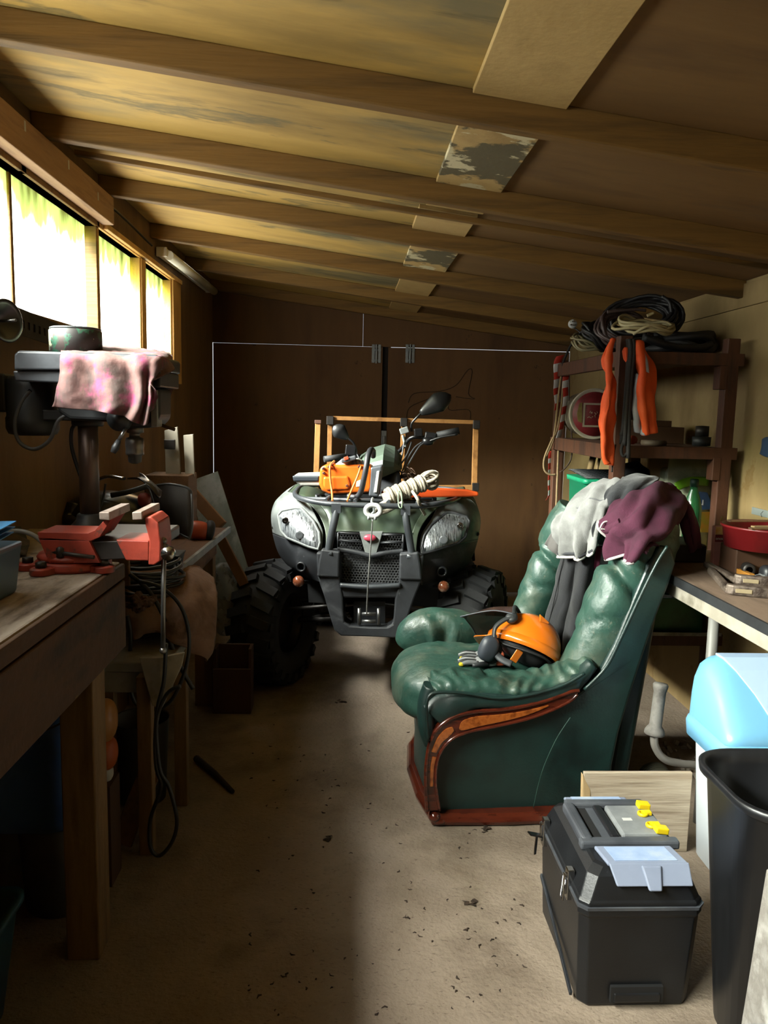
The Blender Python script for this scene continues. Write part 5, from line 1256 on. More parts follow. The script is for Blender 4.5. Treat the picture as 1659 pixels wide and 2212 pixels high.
for y in (-.05, .05): b.prism([hl(.03, y, .108), hl(.07, y*.8, .09), hl(.045, y*1.3, .082)], Rm @ V(0, 0, .008))
part('ridge', b, HEL, hel, bevel=.003)
part('liner', B().puff(hl(0, 0, -.005), (.105, .085, .05), 2.3, 8, (0, .5, 0)), HELI, hel)
part('harness', B().tube([hl(-.10, -.06, -.02), hl(-.03, -.095, -.035), hl(.05, -.09, -.035), hl(.10, -.05, -.03), hl(.11, 0, -.03), hl(.10, .05, -.03), hl(.0, .095, -.03), hl(-.08, .07, -.02)], .012, 8, closed=True, smooth_path=4, flat=.4), HELI, hel)
part('sweatband', B().tube([hl(-.075, -.09, -.015), hl(-.06, -.105, -.06), hl(-.02, -.108, -.09), hl(.02, -.10, -.095)], .014, 8, smooth_path=5, flat=.4), M('strap_grey', '#3c3f43', rough=.6), hel)
part('tongue', B().obox(hl(.02, -.085, -.06), (.03, .006, .05), (0, .6, .2)), HEL, hel, bevel=.003)
MUF = M('muff_grey', '#3b4048', '#464c55', rough=.45, scale=8)
for s in (-1, 1):
    yy = .112*s
    mf = part('ear_muff', B().puff(hl(-.065 if s < 0 else -.02, yy+.012*s, -.075 if s < 0 else -.06), (.036, .026, .048), 2.6, 8, (0, .35, .1)), MUF, hel)
    part('muff_cushion', B().puff(hl(-.058, yy-.018*s, -.075), (.032, .014, .044), 2.6, 6, (0, .35, .1)), RUBBER, mf)
    part('muff_arm', B().sweep([hl(-.06, yy+.008*s, -.04), hl(-.07, yy+.012*s, .0), hl(-.055, yy+.006*s, .035), hl(-.03, yy-.002*s, .06)], .007, .014, up=V(0, -1, 0), n=10), DPD, mf)
    part('pivot', B().lathe([(0, -.008), (.022, -.008), (.024, .004), (.015, .012), (0, .012)], hl(-.035, yy*.97, .055), Rm @ V(0, s, .25), 18), DPD, hel)
part('logo', B().obox(hl(-.075, -.141, -.06), (.010, .003, .012), (0, .3, 0)), HEL, hel)
VIS = M('visor_clear_dark', '#4a3834', '#5c4844', rough=.2, scale=5, alpha=.75)
rows = [[hl(-.03, -.115, .068), hl(-.06, -.06, .112), hl(-.07, 0, .125), hl(-.06, .06, .112), hl(-.03, .115, .068)], [hl(-.11, -.115, .058), hl(-.145, -.06, .085), hl(-.155, 0, .092), hl(-.145, .06, .085), hl(-.11, .115, .058)], [hl(-.215, -.10, .012), hl(-.225, -.05, .028), hl(-.23, 0, .032), hl(-.225, .05, .028), hl(-.215, .10, .012)]]
g = patch(rows, 6, 6); vz = part('visor', B().grid(g), VIS, hel, solid=.002)
part('visor_frame', B().tube(g[0], .007, 8), DPD, vz)
part('visor_edge', B().tube([r[0] for r in g]+g[-1]+[r[-1] for r in reversed(g)], .003, 6), MUF, vz)
# gloves
GL = M('glove_grey', '#8c8e8e', '#a2a4a4', rough=.85, scale=12)
for nm, lab, y0, dy in (('work_glove', 'grey and black work glove with a yellow fingertip, nearer one on the armchair seat', 1424, 2.86), ('work_glove', 'grey and black work glove lying half under the other beside the helmet', 1410, 2.93)):
    gb = PY(1050, y0, dy); gb = V(gb.x, dy, .517)
    gt = thing(nm, lab, 'glove', gb - V(0, 0, .012))
    part('palm', B().puff(gb, (.045, .035, .014), 3, 8), GL, gt)
    for k in range(4):
        o = -.026+.017*k; ln = (.048, .058, .055, .042)[k]
        part('finger', B().tube([gb+V(-.035, o, 0), gb+V(-.05-ln*.5, o*1.1, .004), gb+V(-.05-ln, o*1.15, -.003)], [.010, .0095, .007], 8, smooth_path=3), (GL, DPD, GL, DPD)[k] if k else M('glove_dull', '#77797a', rough=.85), gt)
    part('finger_tip', B().puff(gb+V(-.098, -.030, -.003), (.010, .009, .008), 2.2, 5), M('glove_yellow', '#d8c21c', rough=.8), gt)
    part('thumb', B().tube([gb+V(.0, -.03, 0), gb+V(-.03, -.05, .004), gb+V(-.06, -.054, .0)], [.011, .010, .007], 8, smooth_path=3), DPD, gt)
    part('cuff', B().puff(gb+V(.05, 0, .002), (.022, .034, .014), 3, 6), M('glove_orange', '#d0603c', rough=.8), gt)
    part('strap', B().obox(gb+V(.02, 0, .014), (.02, .07, .006)), BLACK, gt, bevel=.002)
# ---------------------------------------------------------------- shelf unit against the right wall
sh = thing('shelving_unit', 'open reddish brown wooden shelf unit standing by the right wall', 'shelf', (1.42, 3.9, 0))
def post(x, y, z1, w_=.055): return bx((x-w_/2, y-w_/2, 0), (x+w_/2, y+w_/2, z1))
X1, X2, Y1, Y2 = 1.165, 1.63, 3.36, 4.42
for x, y, z1 in ((X1, Y1, 1.785), (X2, Y1, 1.785), (X1+.02, Y2, 1.75), (X2, Y2, 1.75)):
    part('post', post(x, y, z1), SHELF, sh, bevel=.004)
for z, nm in ((1.70, 'shelf'), (1.30, 'shelf'), (.47, 'shelf')):
    part(nm, bx((X1-.02, Y1+.03, z), (X2+.03, Y2+.02, z+.018)), SHELF, sh, bevel=.002)
    part('rail', bx((X1+.03, Y1-.028, z-.03), (X2+.05, Y1+.012, z+.022)), SHELF, sh, bevel=.003)
    part('rail', bx((X1-.024, Y1+.03, z-.045), (X1+.0, Y2, z+.022)), SHELF, sh, bevel=.003)
part('edge_strip', bx((X1+.03, Y1-.034, .487), (X2+.04, Y1-.028, .502)), WPT, sh)
for z in (1.60, 1.21): part('block', bx((X2-.055, Y1-.03, z-.03), (X2-.02, Y1+.03, z+.07)), SHELF, sh, bevel=.003)
# cables heaped on top
def coil(name, c, R, n, r, mat, label, tilt=(0, 0), sq=1., seed=1, spread=.03, ext=None, arc=2*math.pi, **k):
    random.seed(seed); b = B()
    for i in range(n):
        Rk = R*(1+random.uniform(-.14, .10)); tx, ty = tilt[0]+random.uniform(-.16, .16), tilt[1]+random.uniform(-.16, .16)
        m_ = Matrix.Rotation(tx, 3, 'X') @ Matrix.Rotation(ty, 3, 'Y')
        o = Vector(c) + V(random.uniform(-1, 1), random.uniform(-1, 1), random.uniform(-.6, .6))*spread
        ph = random.random()*6; am = random.uniform(.0, .06)
        b.tube([o + m_ @ V(Rk*math.cos(a)*(1+am*math.sin(2*a+ph)), Rk*sq*math.sin(a), .01*math.sin(3*a+ph)) for a in [arc*i_/24 for i_ in range(24)]], r, 7, closed=arc > 6)
    for e in (ext or []): b.tube(e[0], e[1] if len(e) > 1 else r, 7, smooth_path=5)
    return one(name, b, mat, label, 'cable', **k)
G_ = 'cables heaped on the shelf top'
c = PY(1385, 688, 3.75)
coil('cable_coil', c, .155, 15, .0085, M('cable_soft_black', '#1d1b1b', '#28262a', rough=.5), 'big black cable coil standing at the top of the heap on the shelf', (1.0, -.25), .62, 11, .03, [[[PY(1430, 640, 3.7), PY(1447, 655, 3.68), PY(1452, 690, 3.68)]]], group=G_)
coil('cable_coil', PY(1352, 712, 3.6), .115, 9, .0075, M('cable_brown', '#4c3c3a', '#5a4a48', rough=.5), 'brown cable coil in front of the black coil on the shelf top', (1.1, .15), .75, 4, .02, [[[PY(x, 668+abs(x-1370)*.1, 3.55) for x in (1312, 1330, 1350, 1375, 1395)]]], group=G_)
coil('cable_coil', PY(1396, 705, 3.5), .120, 6, .0068, M('cable_cream', '#c0b284', '#cdbf92', rough=.5), 'cream cable coil lying on the near edge of the shelf heap', (.28, .1), .62, 8, .012, [[[PY(1368, 722, 3.45), PY(1395, 706, 3.42), PY(1420, 702, 3.42), PY(1440, 708, 3.45)]], [[PY(1398, 682, 3.45), PY(1412, 676, 3.45)]]], group=G_)
coil('cable_coil', PY(1272, 742, 4.05), .085, 7, .0065, M('cable_putty', '#8f8460', '#9c906c', rough=.5), 'putty coloured cable coil at the left end of the shelf top', (.5, .2), .7, 21, .02, group=G_)
coil('cable_coil', PY(1300, 730, 3.85), .10, 8, .008, CABLE, 'dark flex coil between the putty and black coils on the shelf', (.7, .5), .7, 31, .025, [[[PY(1330, 700, 3.8), PY(1280, 700, 3.95), PY(1240, 735, 4.1), PY(1222, 770, 4.2), PY(1215, 790, 4.25)], .006]], group=G_)
coil('cable_coil', PY(1470, 740, 3.7), .14, 4, .017, M('hose_black', '#19191a', '#222223', rough=.6), 'thick black hose laid flat along the right of the shelf top', (.05, .0), 1.3, 15, .02, [[[PY(1390, 728, 3.45), PY(1450, 748, 3.45), PY(1510, 752, 3.5), PY(1535, 744, 3.55)]], [[PY(1340, 745, 3.5), PY(1400, 735, 3.55), PY(1450, 738, 3.6), PY(1540, 735, 3.7)]]], group=G_)
one('green_reel', B().lathe([(0, -.02), (.05, -.02), (.05, .02), (0, .02)], PY(1300, 714, 3.95), (1, -.3, .2), 20), M('reel_green', '#1f7a2c', rough=.5), 'bright green cable reel showing behind the dark flex', 'reel')
p = PY(1237, 700, 4.2)
t = thing('plug', 'white three pin plug on a lead at the left of the cable heap', 'plug', p)
part('body', B().lathe([(0, -.006), (.022, -.006), (.024, 0), (.020, .018), (.008, .024), (0, .024)], p, (.1, 1, .05), 18), WHITE, t)
for dx, dz in ((0, .012), (-.009, -.006), (.009, -.006)):
    part('pin', B().obox(p+V(dx-.004, -.016, dz), (.004, .02, .006)), STEEL, t)
part('lead', B().tube([p+V(0, .02, -.01), PY(1250, 715, 4.2), PY(1262, 730, 4.15)], .004, 6, smooth_path=4), CABLE, t)
# hi-vis vest hung on the front post
HIV = M('hivis_orange', '#ff5a1c', '#ff6826', rough=.75, scale=6, bump=.15, bs=160)
REFL = M('reflective_grey', '#8f8c90', '#a09da2', rough=.45, scale=14)
vest = thing('hi_vis_vest', 'orange high visibility vest with grey reflective stripe hung on the shelf post', 'vest', PY(1350, 900, 3.28))
def fv(p, n, u, v): return p - n*(.012*math.sin(u*9+v*4+3*nz(p, 6)) + .006*nz(p, 20))
rows = [[(1318, 738, 3.33), (1322, 735, 3.30), (1328, 735, 3.31)], [(1300, 770, 3.30), (1312, 772, 3.25), (1326, 770, 3.28)], [(1298, 788, 3.30), (1316, 800, 3.24), (1325, 800, 3.28)], [(1316, 825, 3.29), (1320, 830, 3.24), (1325, 830, 3.28)], [(1304, 870, 3.29), (1312, 875, 3.23), (1325, 870, 3.28)], [(1296, 925, 3.29), (1308, 930, 3.24), (1324, 925, 3.28)], [(1298, 975, 3.29), (1308, 980, 3.25), (1321, 970, 3.28)], [(1310, 998, 3.29), (1315, 1003, 3.26), (1319, 1006, 3.28)]]
part('panel', B().grid(patch(pix(rows), 8, 7, fv)), HIV, vest, solid=.003)
rows = [[(1358, 732, 3.30), (1370, 734, 3.27), (1388, 742, 3.28), (1400, 755, 3.32)], [(1362, 770, 3.28), (1378, 772, 3.24), (1396, 774, 3.24), (1410, 782, 3.30)], [(1372, 800, 3.27), (1384, 802, 3.22), (1400, 805, 3.22), (1412, 818, 3.29)], [(1378, 850, 3.26), (1388, 852, 3.21), (1402, 855, 3.22), (1409, 862, 3.28)], [(1386, 895, 3.26), (1395, 900, 3.21), (1406, 900, 3.22), (1415, 905, 3.28)], [(1392, 938, 3.27), (1400, 940, 3.23), (1410, 936, 3.24), (1419, 930, 3.29)]]
part('panel', B().grid(patch(pix(rows), 8, 7, fv)), HIV, vest, solid=.003)
rows = [[(1374, 745, 3.262), (1384, 748, 3.255)], [(1382, 772, 3.225), (1398, 776, 3.225)], [(1388, 800, 3.215), (1402, 806, 3.21)]]
part('stripe', B().grid(patch(pix(rows), 6, 6)), REFL, vest, solid=.003)
rows = [[(1370, 808, 3.29), (1378, 806, 3.26), (1386, 820, 3.25)], [(1366, 850, 3.28), (1378, 850, 3.25), (1390, 860, 3.24)], [(1368, 895, 3.28), (1380, 900, 3.24), (1396, 905, 3.24)], [(1372, 928, 3.28), (1382, 938, 3.25), (1392, 940, 3.25)]]
part('stripe', B().grid(patch(pix(rows), 7, 7, fv)), REFL, vest, solid=.003)
rows = [[(1345, 758, 3.30), (1350, 750, 3.27), (1356, 752, 3.27)], [(1348, 775, 3.30), (1352, 775, 3.27), (1356, 775, 3.27)], [(1354, 782, 3.3), (1354, 784, 3.28), (1355, 784, 3.28)]]
part('collar', B().grid(patch(pix(rows), 5, 5)), HIV, vest, solid=.003)
b = B(); random.seed(9)
for k in range(7):
    x0 = 1350+k*2.2; y1 = 930+random.randint(0, 60); yy = 3.285-.008*(k % 3)
    b.tube([PY(x0+6, 733, yy), PY(x0+8, 760, yy-.01), PY(x0+4-k*.5, 830, yy-.015), PY(x0-2+random.uniform(-3, 3), 900, yy-.01), PY(x0-6+random.uniform(-4, 4), y1, yy)], .0095, 8, smooth_path=5)
b.tube([PY(x, y, 3.27) for x, y in ((1352, 940), (1342, 970), (1346, 985), (1356, 975), (1352, 950))], .007, 7, smooth_path=5)
b.tube([PY(x, y, 3.29) for x, y in ((1330, 960), (1325, 985), (1322, 1020))], .004, 6, smooth_path=4)
one('black_straps', b, M('strap_black', '#1b1816', '#27231f', rough=.8, scale=60), 'hank of black ropes and straps hanging beside the orange vest', 'straps')
# barrier tape and twine on the left posts
TR, TW = M('tape_red', '#d84030', rough=.4), M('tape_white', '#f4f0ee', rough=.4)
def tape(L, wd, n_, lab, Y, grp='lengths of red and white barrier tape'):
    pts = [PY(x, y, Y+.0*i) for i, (x, y) in enumerate(L)]; S_, _ = spline(pts, 8)
    tot = [0]
    for a, c in zip(S_, S_[1:]): tot.append(tot[-1]+(c-a).length)
    g = []
    for i, p in enumerate(S_):
        tw = .6*math.sin(tot[i]*6)
        d = V(math.cos(tw), math.sin(tw), .25)*wd/2
        g.append([p-d, p+V(0, .006, 0), p+d])
    b = B(); b.grid(g, lambda i, j: 1 if int(tot[i]/tot[-1]*n_) % 2 else 0)
    one('barrier_tape', b, [TR, TW], lab, 'tape', grp, solid=.0008)
tape([(1210, 768), (1204, 785), (1204, 815), (1202, 845), (1205, 870), (1203, 885)], .045, 7, 'barrier tape bunched at the top of the left shelf post', 4.33)
tape([(1224, 800), (1221, 830), (1222, 860), (1217, 895), (1212, 925), (1206, 945)], .035, 8, 'longer strip of barrier tape dangling right of the bunched tape', 4.30)
tape([(1188, 975), (1187, 1010), (1186, 1045), (1186, 1070), (1180, 1080)], .016, 9, 'thin twisted tail of barrier tape hanging lowest by the left post', 4.34)
TWI = M('twine_tan', '#8c7350', '#9c8460', rough=.9, scale=80)
b = B()
for L in ([(1222, 792), (1216, 830), (1212, 880), (1202, 930), (1190, 955), (1176, 990), (1176, 1015), (1188, 1025), (1200, 1025)], [(1215, 792), (1207, 850), (1202, 900), (1195, 950), (1180, 985)], [(1208, 900), (1206, 980), (1203, 1060), (1200, 1140)]):
    b.tube([PY(x, y, 4.32) for x, y in L], .006, 7, smooth_path=5)
one('twine', b, TWI, 'tan twine hanging in a loop down the left shelf post', 'twine')
one('cord', B().tube([PY(x, y, 4.38) for x, y in ((1230, 800), (1229, 870), (1234, 930), (1235, 985), (1222, 1010), (1210, 1020))], .004, 6, smooth_path=5), M('brown_cord', '#4a3224', rough=.6), 'thin brown cord trailing from the shelf top behind the twine', 'cord')
# middle shelf
c = PY(1284, 893, 4.2); c.z = 1.318+.137
t = thing('paint_bucket', 'white bucket on its side with a torn red label facing out on the middle shelf', 'bucket', (c.x, 4.2, 1.318))
ax = V(-.05, -1, .0).normalized()
part('shell', B().lathe([(0, -.28), (.118, -.28), (.128, -.01), (.135, -.008), (.137, .0), (.132, .004), (.124, .0), (.0, .0)], c, ax, 40), M('bucket_white', '#b8ac96', '#c6bba8', '#9c8f78', rough=.6, scale=6), t)
LR = M('label_red', '#74181c', '#842228', '#5c1014', rough=.55, scale=10)
u = V(1, 0, 0); u = (u - ax*u.dot(ax)).normalized(); v = u.cross(ax)*-1
b = B(); b.lathe([(0, .002), (.118, .002), (.118, .005), (0, .006)], c, ax, 40); lb = part('label', b, LR, t)
def q_(x, y, d): return c + u*x + V(0, 0, 1)*y + ax*d
b = B()
for x0, y0, x1, y1 in ((-.062, .048, .06, .058), (-.062, -.07, .06, -.06), (-.062, -.06, -.052, .048), (.05, -.06, .06, .048)):
    b.hexa([q_(x0, y0, .004), q_(x1, y0, .004), q_(x1, y0, .008), q_(x0, y0, .008), q_(x0, y1, .004), q_(x1, y1, .004), q_(x1, y1, .008), q_(x0, y1, .008)])
part('label_border', b, M('label_cream', '#b8aa94', rough=.6), lb)
b = B(); random.seed(14)
for k in range(16):
    x, y = random.uniform(-.035, .04), random.uniform(-.03, .02); dx, dy = random.uniform(-.014, .014), random.uniform(-.012, .012)
    b.tube([q_(x, y, .007), q_(x+dx, y+dy, .008)], .0016, 5)
part('scratches', b, M('label_scratch', '#c4b49c', rough=.7), lb)
b = B(); b.prism([q_(-.085, .055, .006), q_(-.07, .06, .006), (q_(-.066, -.05, .006)), q_(-.088, -.04, .006), q_(-.095, .0, .006)], ax*.002); part('torn_patch', b, M('torn_straw', '#a08a52', '#8a7440', rough=.9, scale=40), lb)
one('wooden_crate_end', bx((1.33, 3.75, 1.319), (1.62, 3.98, 1.40)).box((1.36, 3.76, 1.40), (1.56, 3.95, 1.43)), DKB, 'dark wooden box on the middle shelf right of the orange vest', 'box', bevel=.003)
p = PY(1515, 955, 3.6)
t = thing('tin', 'dark squat tin at the right end of the middle shelf', 'tin', (p.x, 3.6, 1.319))
part('body', B().lathe([(0, 1.319), (.04, 1.319), (.042, 1.36), (0, 1.362)], (p.x, 3.6, 0), (0, 0, 1), 24), DPD, t); part('lid', B().lathe([(0, 1.362), (.03, 1.362), (.03, 1.41), (0, 1.412)], (p.x, 3.6, 0), (0, 0, 1), 20), DSTEEL, t)
p = PY(1412, 958, 3.55)
one('disc', B().lathe([(0, 0), (.055, 0), (.058, .01), (.055, .022), (0, .022)], (p.x, 3.55, 1.319), (0, 0, 1), 28), M('disc_brown', '#5a4a38', rough=.7), 'flat brown disc lying in front of the dark box on the middle shelf', 'disc')
p = PY(1367, 946, 3.42)
one('reel', B().lathe([(0, -.012), (.017, -.012), (.02, 0), (.017, .012), (0, .012)], V(p.x, 3.42, 1.345), (.2, -1, 0), 18), M('reel_orange', '#a03c1c', rough=.6), 'small orange reel on the middle shelf beside the black straps', 'reel')
# lower bay
GRN = M('bin_green', '#189a6c', '#20a678', '#128a5e', rough=.4, scale=3)
GRND = M('crate_green', '#0f6a34', '#14783e', '#0c5a2c', rough=.45, scale=4)
t = thing('green_bin', 'tall bright green bin with black wire lid in the shelf behind the chair back', 'bin', (1.30, 4.1, .488))
part('body', B().loft([rr(1.325, 4.1, .115+e, .16+e, z, .025) for z, e in ((.489, -.02), (1.10, .0), (1.10, .01), (1.125, .012))]), GRN, t)
b = B()
for k in range(9):
    x = 1.215+.0275*k; b.tube([V(x, 3.94, 1.13), V(x, 4.26, 1.15)], .003, 5)
for k in range(11): b.tube([V(1.21, 3.94+.032*k, 1.132+.002*k), V(1.44, 3.94+.032*k, 1.132+.002*k)], .003, 5)
part('wire_lid', b, BLACK, t)
STK = M('stick_pale', '#9a8056', '#a88e62', rough=.7, scale=6)
one('pole', B().tube([V(1.235, 4.36, .49), PY(1283, 980, 4.36)], .018, 10), STK, 'pale round pole standing behind the green bin', 'pole')
one('cane', B().tube([V(1.285, 4.34, .49), PY(1296, 985, 4.33)], .008, 8), STK, 'thin cane standing right of the pale pole behind the green bin', 'cane')
def fbag(p, d): return p + d*(.03*nz(p, 7)+.014*nz(p, 20))
one('refuse_bag', B().puff(V(1.385, 3.80, .97), (.10, .12, .255), 2.4, 14, (0, 0, 0), fbag), M('bag_black', '#0b0b0c', '#151516', rough=.22, scale=9), 'bulging black refuse bag in the dark middle of the shelf', 'bag')
# glossy feed bag with its printed label
pc = PY(1492, 1080, 3.62)
FEED = M('feed_bag', '#9aa084', '#aab090', '#7a806a', rough=.25, scale=5)
t = thing('feed_bag', 'clear and green printed bag marked with a white letter U behind the green bottle', 'bag', (pc.x, 3.66, .70))
za, zb_ = .70, PY(1492, 990, 3.62).z
w0 = .115
rows = []
for z, dy, k in ((za, 0, .92), (za+.1, -.03, 1.0), ((za+zb_)/2, -.035, 1.0), (zb_-.1, -.03, .98), (zb_-.03, -.01, .97), (zb_, 0, .96)):
    rows.append([V(pc.x+w0*x_*k, 3.64+dy*(1-abs(x_))**.6, z) for x_ in (-1, -.6, 0, .6, 1)])
g = patch(rows, 5, 6, lambda p, n, u, v: p+n*(.004*nz(p, 14)))
part('front', B().grid(g), FEED, t, solid=.003)
part('back', bx((pc.x-w0*.93, 3.66, za), (pc.x+w0*.93, 3.76, zb_-.05)), FEED, t, bevel=.02)
def fbz(px, py, dy=0): p = PY(px, py, 3.595+dy); return p
part('green_band', B().sweep([fbz(1460, 1052), fbz(1490, 1040, -.005), fbz(1530, 1040)], .004, .022, k=5, n=10), M('band_green', '#5f9a1c', '#78b028', rough=.3, scale=8), t)
lb = part('label', B().prism([fbz(x, y) for x, y in ((1504, 1068), (1512, 1062), (1528, 1064), (1534, 1080), (1534, 1100), (1508, 1102))], (0, .004, 0)), M('label_blue', '#1d3a5c', '#2a5a84', rough=.35, scale=12), t)
letters('u', .055, fbz(1508, 1091, -.003), Matrix.Rotation(math.radians(90), 3, 'X'), M('letter_white', '#d6dad8', rough=.5), lb)
part('label', B().prism([fbz(x, y) for x, y in ((1512, 1106), (1534, 1106), (1536, 1150), (1514, 1150))], (0, .004, 0)), M('label_orange', '#b06a1c', '#8a7a20', rough=.4, scale=12), t)
p = PY(1498, 1040, 3.50)
t = thing('green_bottle', 'slim green plastic bottle with a dark cap in front of the feed bag', 'bottle', (p.x, 3.5, .86))
zt = PY(1498, 1036, 3.5).z
part('body', B().lathe([(0, .86), (.036, .86), (.040, .87), (.040, zt-.13), (.032, zt-.09), (.017, zt-.045), (.015, zt-.03), (0, zt-.03)], (p.x+.005, 3.5, 0), (0, 0, 1), 24), M('bottle_green', '#3c8a52', '#4a9a60', rough=.12, scale=4, trans=.5), t)
part('cap', B().lathe([(0, zt-.032), (.019, zt-.032), (.019, zt), (.016, zt+.003), (0, zt+.003)], (p.x+.005, 3.5, 0), (0, 0, 1), 20), M('cap_green', '#0f3a28', rough=.5), t)
t = thing('black_crate', 'black box in the lower shelf bay under the bottle and feed bag', 'crate', (1.42, 3.75, .488))
part('body', bx((1.30, 3.46, .67), (1.60, 4.0, .70)), DPD, t, bevel=.004); part('body', bx((1.30, 3.62, .489), (1.60, 4.0, .67)), DPD, t, bevel=.004)
part('lid', bx((1.44, 3.46, .70), (1.58, 3.57, .858)), DPD, t, bevel=.004)
t = thing('green_crate', 'green plastic crate of bits on the lowest shelf', 'crate', (1.46, 3.48, .49))
xa, xb = 1.33, PY(1538, 1330, 3.38).x
b = B()
for lo, hi in (((xa, 3.375, .489), (xb, 3.381, .645)), ((xa, 3.60, .489), (xb, 3.606, .66)), ((xa, 3.381, .489), (xa+.006, 3.60, .645)), ((xb-.006, 3.381, .489), (xb, 3.60, .645)), ((xa, 3.381, .489), (xb, 3.6, .494))): b.box(lo, hi)
b.box((xa-.004, 3.368, .636), (xb+.004, 3.378, .647)); part('body', b, GRND, t, bevel=.002)
for x, y, r_, z, mt, nm, lab in ((1455, 1300, .022, .66, M('jar_green', '#1c8a50', rough=.2), 'spray_bottle', 'green bottle neck poking from the left of the green crate'), (1493, 1300, .026, .66, GRN, 'funnel', 'green cone standing at the right of the green crate')):
    p = PY(x, y, 3.47); one(nm, B().lathe([(0, .495), (r_*1.3, .495), (r_*1.3, .60), (r_*.5, .68), (0, .69)], (p.x, 3.47, 0), (0, 0, 1), 16), mt, lab, 'bottle')
p = PY(1472, 1285, 3.45); one('tool_head', B().beam(V(p.x-.005, 3.47, .50), V(p.x-.01, 3.45, .68), .022, .022).obox(V(p.x-.012, 3.45, .705), (.042, .04, .055), (0, .2, 0)), M('grey_cap', '#8a8a88', '#6a6a68', rough=.6, scale=20), 'grey capped tool standing in the green crate', 'tool', bevel=.006)
p = PY(1450, 1308, 3.43); one('grey_bits', B().puff(V(p.x, 3.45, .61), (.05, .035, .03), 2.5, 8, (0, 0, 0), wrk(.012, 30)), DSTEEL, 'dark lump of fittings in the left end of the green crate', 'fittings')

# ---------------------------------------------------------------- right bench
DT = M('desk_top', '#7c6654', '#8c7664', '#6a5646', rough=.6, scale=4, stretch=(3, .6, 1), bump=.1, bs=60)
desk = thing('right_bench', 'low bench with a brown top and black edge along the right wall', 'workbench', (1.45, 2.3, 0))
part('top', bx((1.185, 1.2, .852), (1.715, 3.30, .88)), DT, desk, bevel=.002)
part('edge_strip', bx((1.176, 1.2, .850), (1.184, 3.30, .882)), M('edge_black', '#26282a', '#343638', rough=.5, scale=20), desk)
part('apron', bx((1.190, 1.2, .80), (1.215, 3.28, .851)), WPT, desk, bevel=.002)
for x, y in ((1.285, 2.62), (1.66, 2.62), (1.285, 1.3)):
    part('leg', B().tube([V(x, y, 0), V(x, y, .851)], .019, 14), M('leg_grey', '#77756f', '#86847e', rough=.5, scale=6), desk)
# things on the bench
RUST = M('rusty_iron', '#6a5a4e', '#84766a', '#453830', rough=.55, metal=.45, scale=18, bump=.2, bs=120)
ZT = .881
def wrench(name, head, tail, tip, lab, rot):
    """pipe wrench: head near the camera, long handle running back"""
    t = thing(name, lab, 'wrench', V(head.x, head.y, ZT), 'pipe wrenches on the right bench')
    part('handle', B().beam(V(head.x, head.y, ZT+.012+rot), V(tail.x, tail.y, ZT+.014+rot), .026, .022), RUST, t, bevel=.006)
    d = (V(tip.x, tip.y, 0)-V(head.x, head.y, 0)).normalized(); n = V(-d.y, d.x, 0)
    a = V(head.x, head.y, ZT+rot) - d*.01
    P = [a-n*.0, a+d*.02-n*.012, a+d*.10-n*.012, a+d*.17-n*.006, a+d*.17+n*.02, a+d*.08+n*.018, a+d*.0+n*.02]
    h = part('jaw', B().prism(P, (0, 0, .034)), RUST, t, bevel=.006)
    q0 = a + d*.03 - n*.0135 + V(0, 0, .017)
    part('slot', B().obox(q0+d*.022, (.05, .004, .014), (0, 0, math.atan2(d.y, d.x))), M('slot_brass', '#8c7a5a', '#9c8c6c', rough=.6, scale=30), h, bevel=.003)
h1, t1, e1 = PZ(1575, 1284, ZT), PZ(1535, 1240, ZT), PZ(1659, 1292, ZT)
wrench('pipe_wrench', h1, t1, e1, 'rusty pipe wrench lying nearest the bench edge', 0)
h2, t2, e2 = PZ(1592, 1262, ZT), PZ(1525, 1226, ZT), PZ(1659, 1268, ZT)
wrench('pipe_wrench', h2, t2, e2, 'grey pipe wrench lying second from the bench edge', 0)
one('wood_strip', B().beam(PZ(1624, 1251, ZT)+V(0, 0, .010), PZ(1548, 1219, ZT)+V(0, 0, .010), .02, .018), M('strip_orange', '#b8782c', '#c48838', rough=.5, scale=6), 'orange strip of wood beside the pipe wrenches on the right bench', 'wood', bevel=.002)
p = PZ(1618, 1245, ZT)
one('pipe_socket', B().lathe([(.012, -.0), (.021, -.0), (.023, .006), (.021, .07), (.012, .07)], V(p.x, p.y, ZT+.023), (.25, 1, 0), 20, caps=False).lathe([(0, .05), (.014, .05), (.014, .06), (0, .06)], V(p.x, p.y, ZT+.023), (.25, 1, 0), 14), DSTEEL, 'short dark pipe socket with an open end on the bench', 'pipe')
p = PZ(1650, 1262, ZT)
t = thing('hammer', 'steel hammer head with a dark face at the right edge of the bench', 'hammer', (p.x, p.y, ZT))
part('head', B().obox(V(p.x, p.y+.01, ZT+.017), (.05, .034, .034), (0, -.25, .2)), GALV, t, bevel=.005); part('handle', B().beam(V(p.x+.02, p.y+.01, ZT+.014), V(p.x+.18, p.y+.05, ZT+.012), .024, .02), OAK, t, bevel=.005)
TUBR = M('tub_red', '#6c1214', '#78181a', '#580e10', rough=.4, scale=4)
pl, pr = PZ(1565, 1215, ZT), None
tcx = PY(1566, 1150, 2.80).x + .165
z1 = PY(1600, 1134, 2.80).z; z0 = z1-.082
t = thing('red_tub', 'shallow red plastic tub on a dark box on the right bench, laths across it', 'tub', (tcx, 2.80, z0))
part('shell', B().lathe([(0, z0), (.150, z0), (.160, z1-.010), (.167, z1-.008), (.167, z1), (.159, z1), (.148, z0+.008), (0, z0+.008)], (tcx, 2.80, 0), (0, 0, 1), 48), TUBR, t)
one('dark_wooden_box', bx((tcx-.12, 2.79, ZT), (tcx+.15, 2.92, z0-.001)), DKB, 'dark brown wooden box carrying the red tub on the right bench', 'box', bevel=.004)
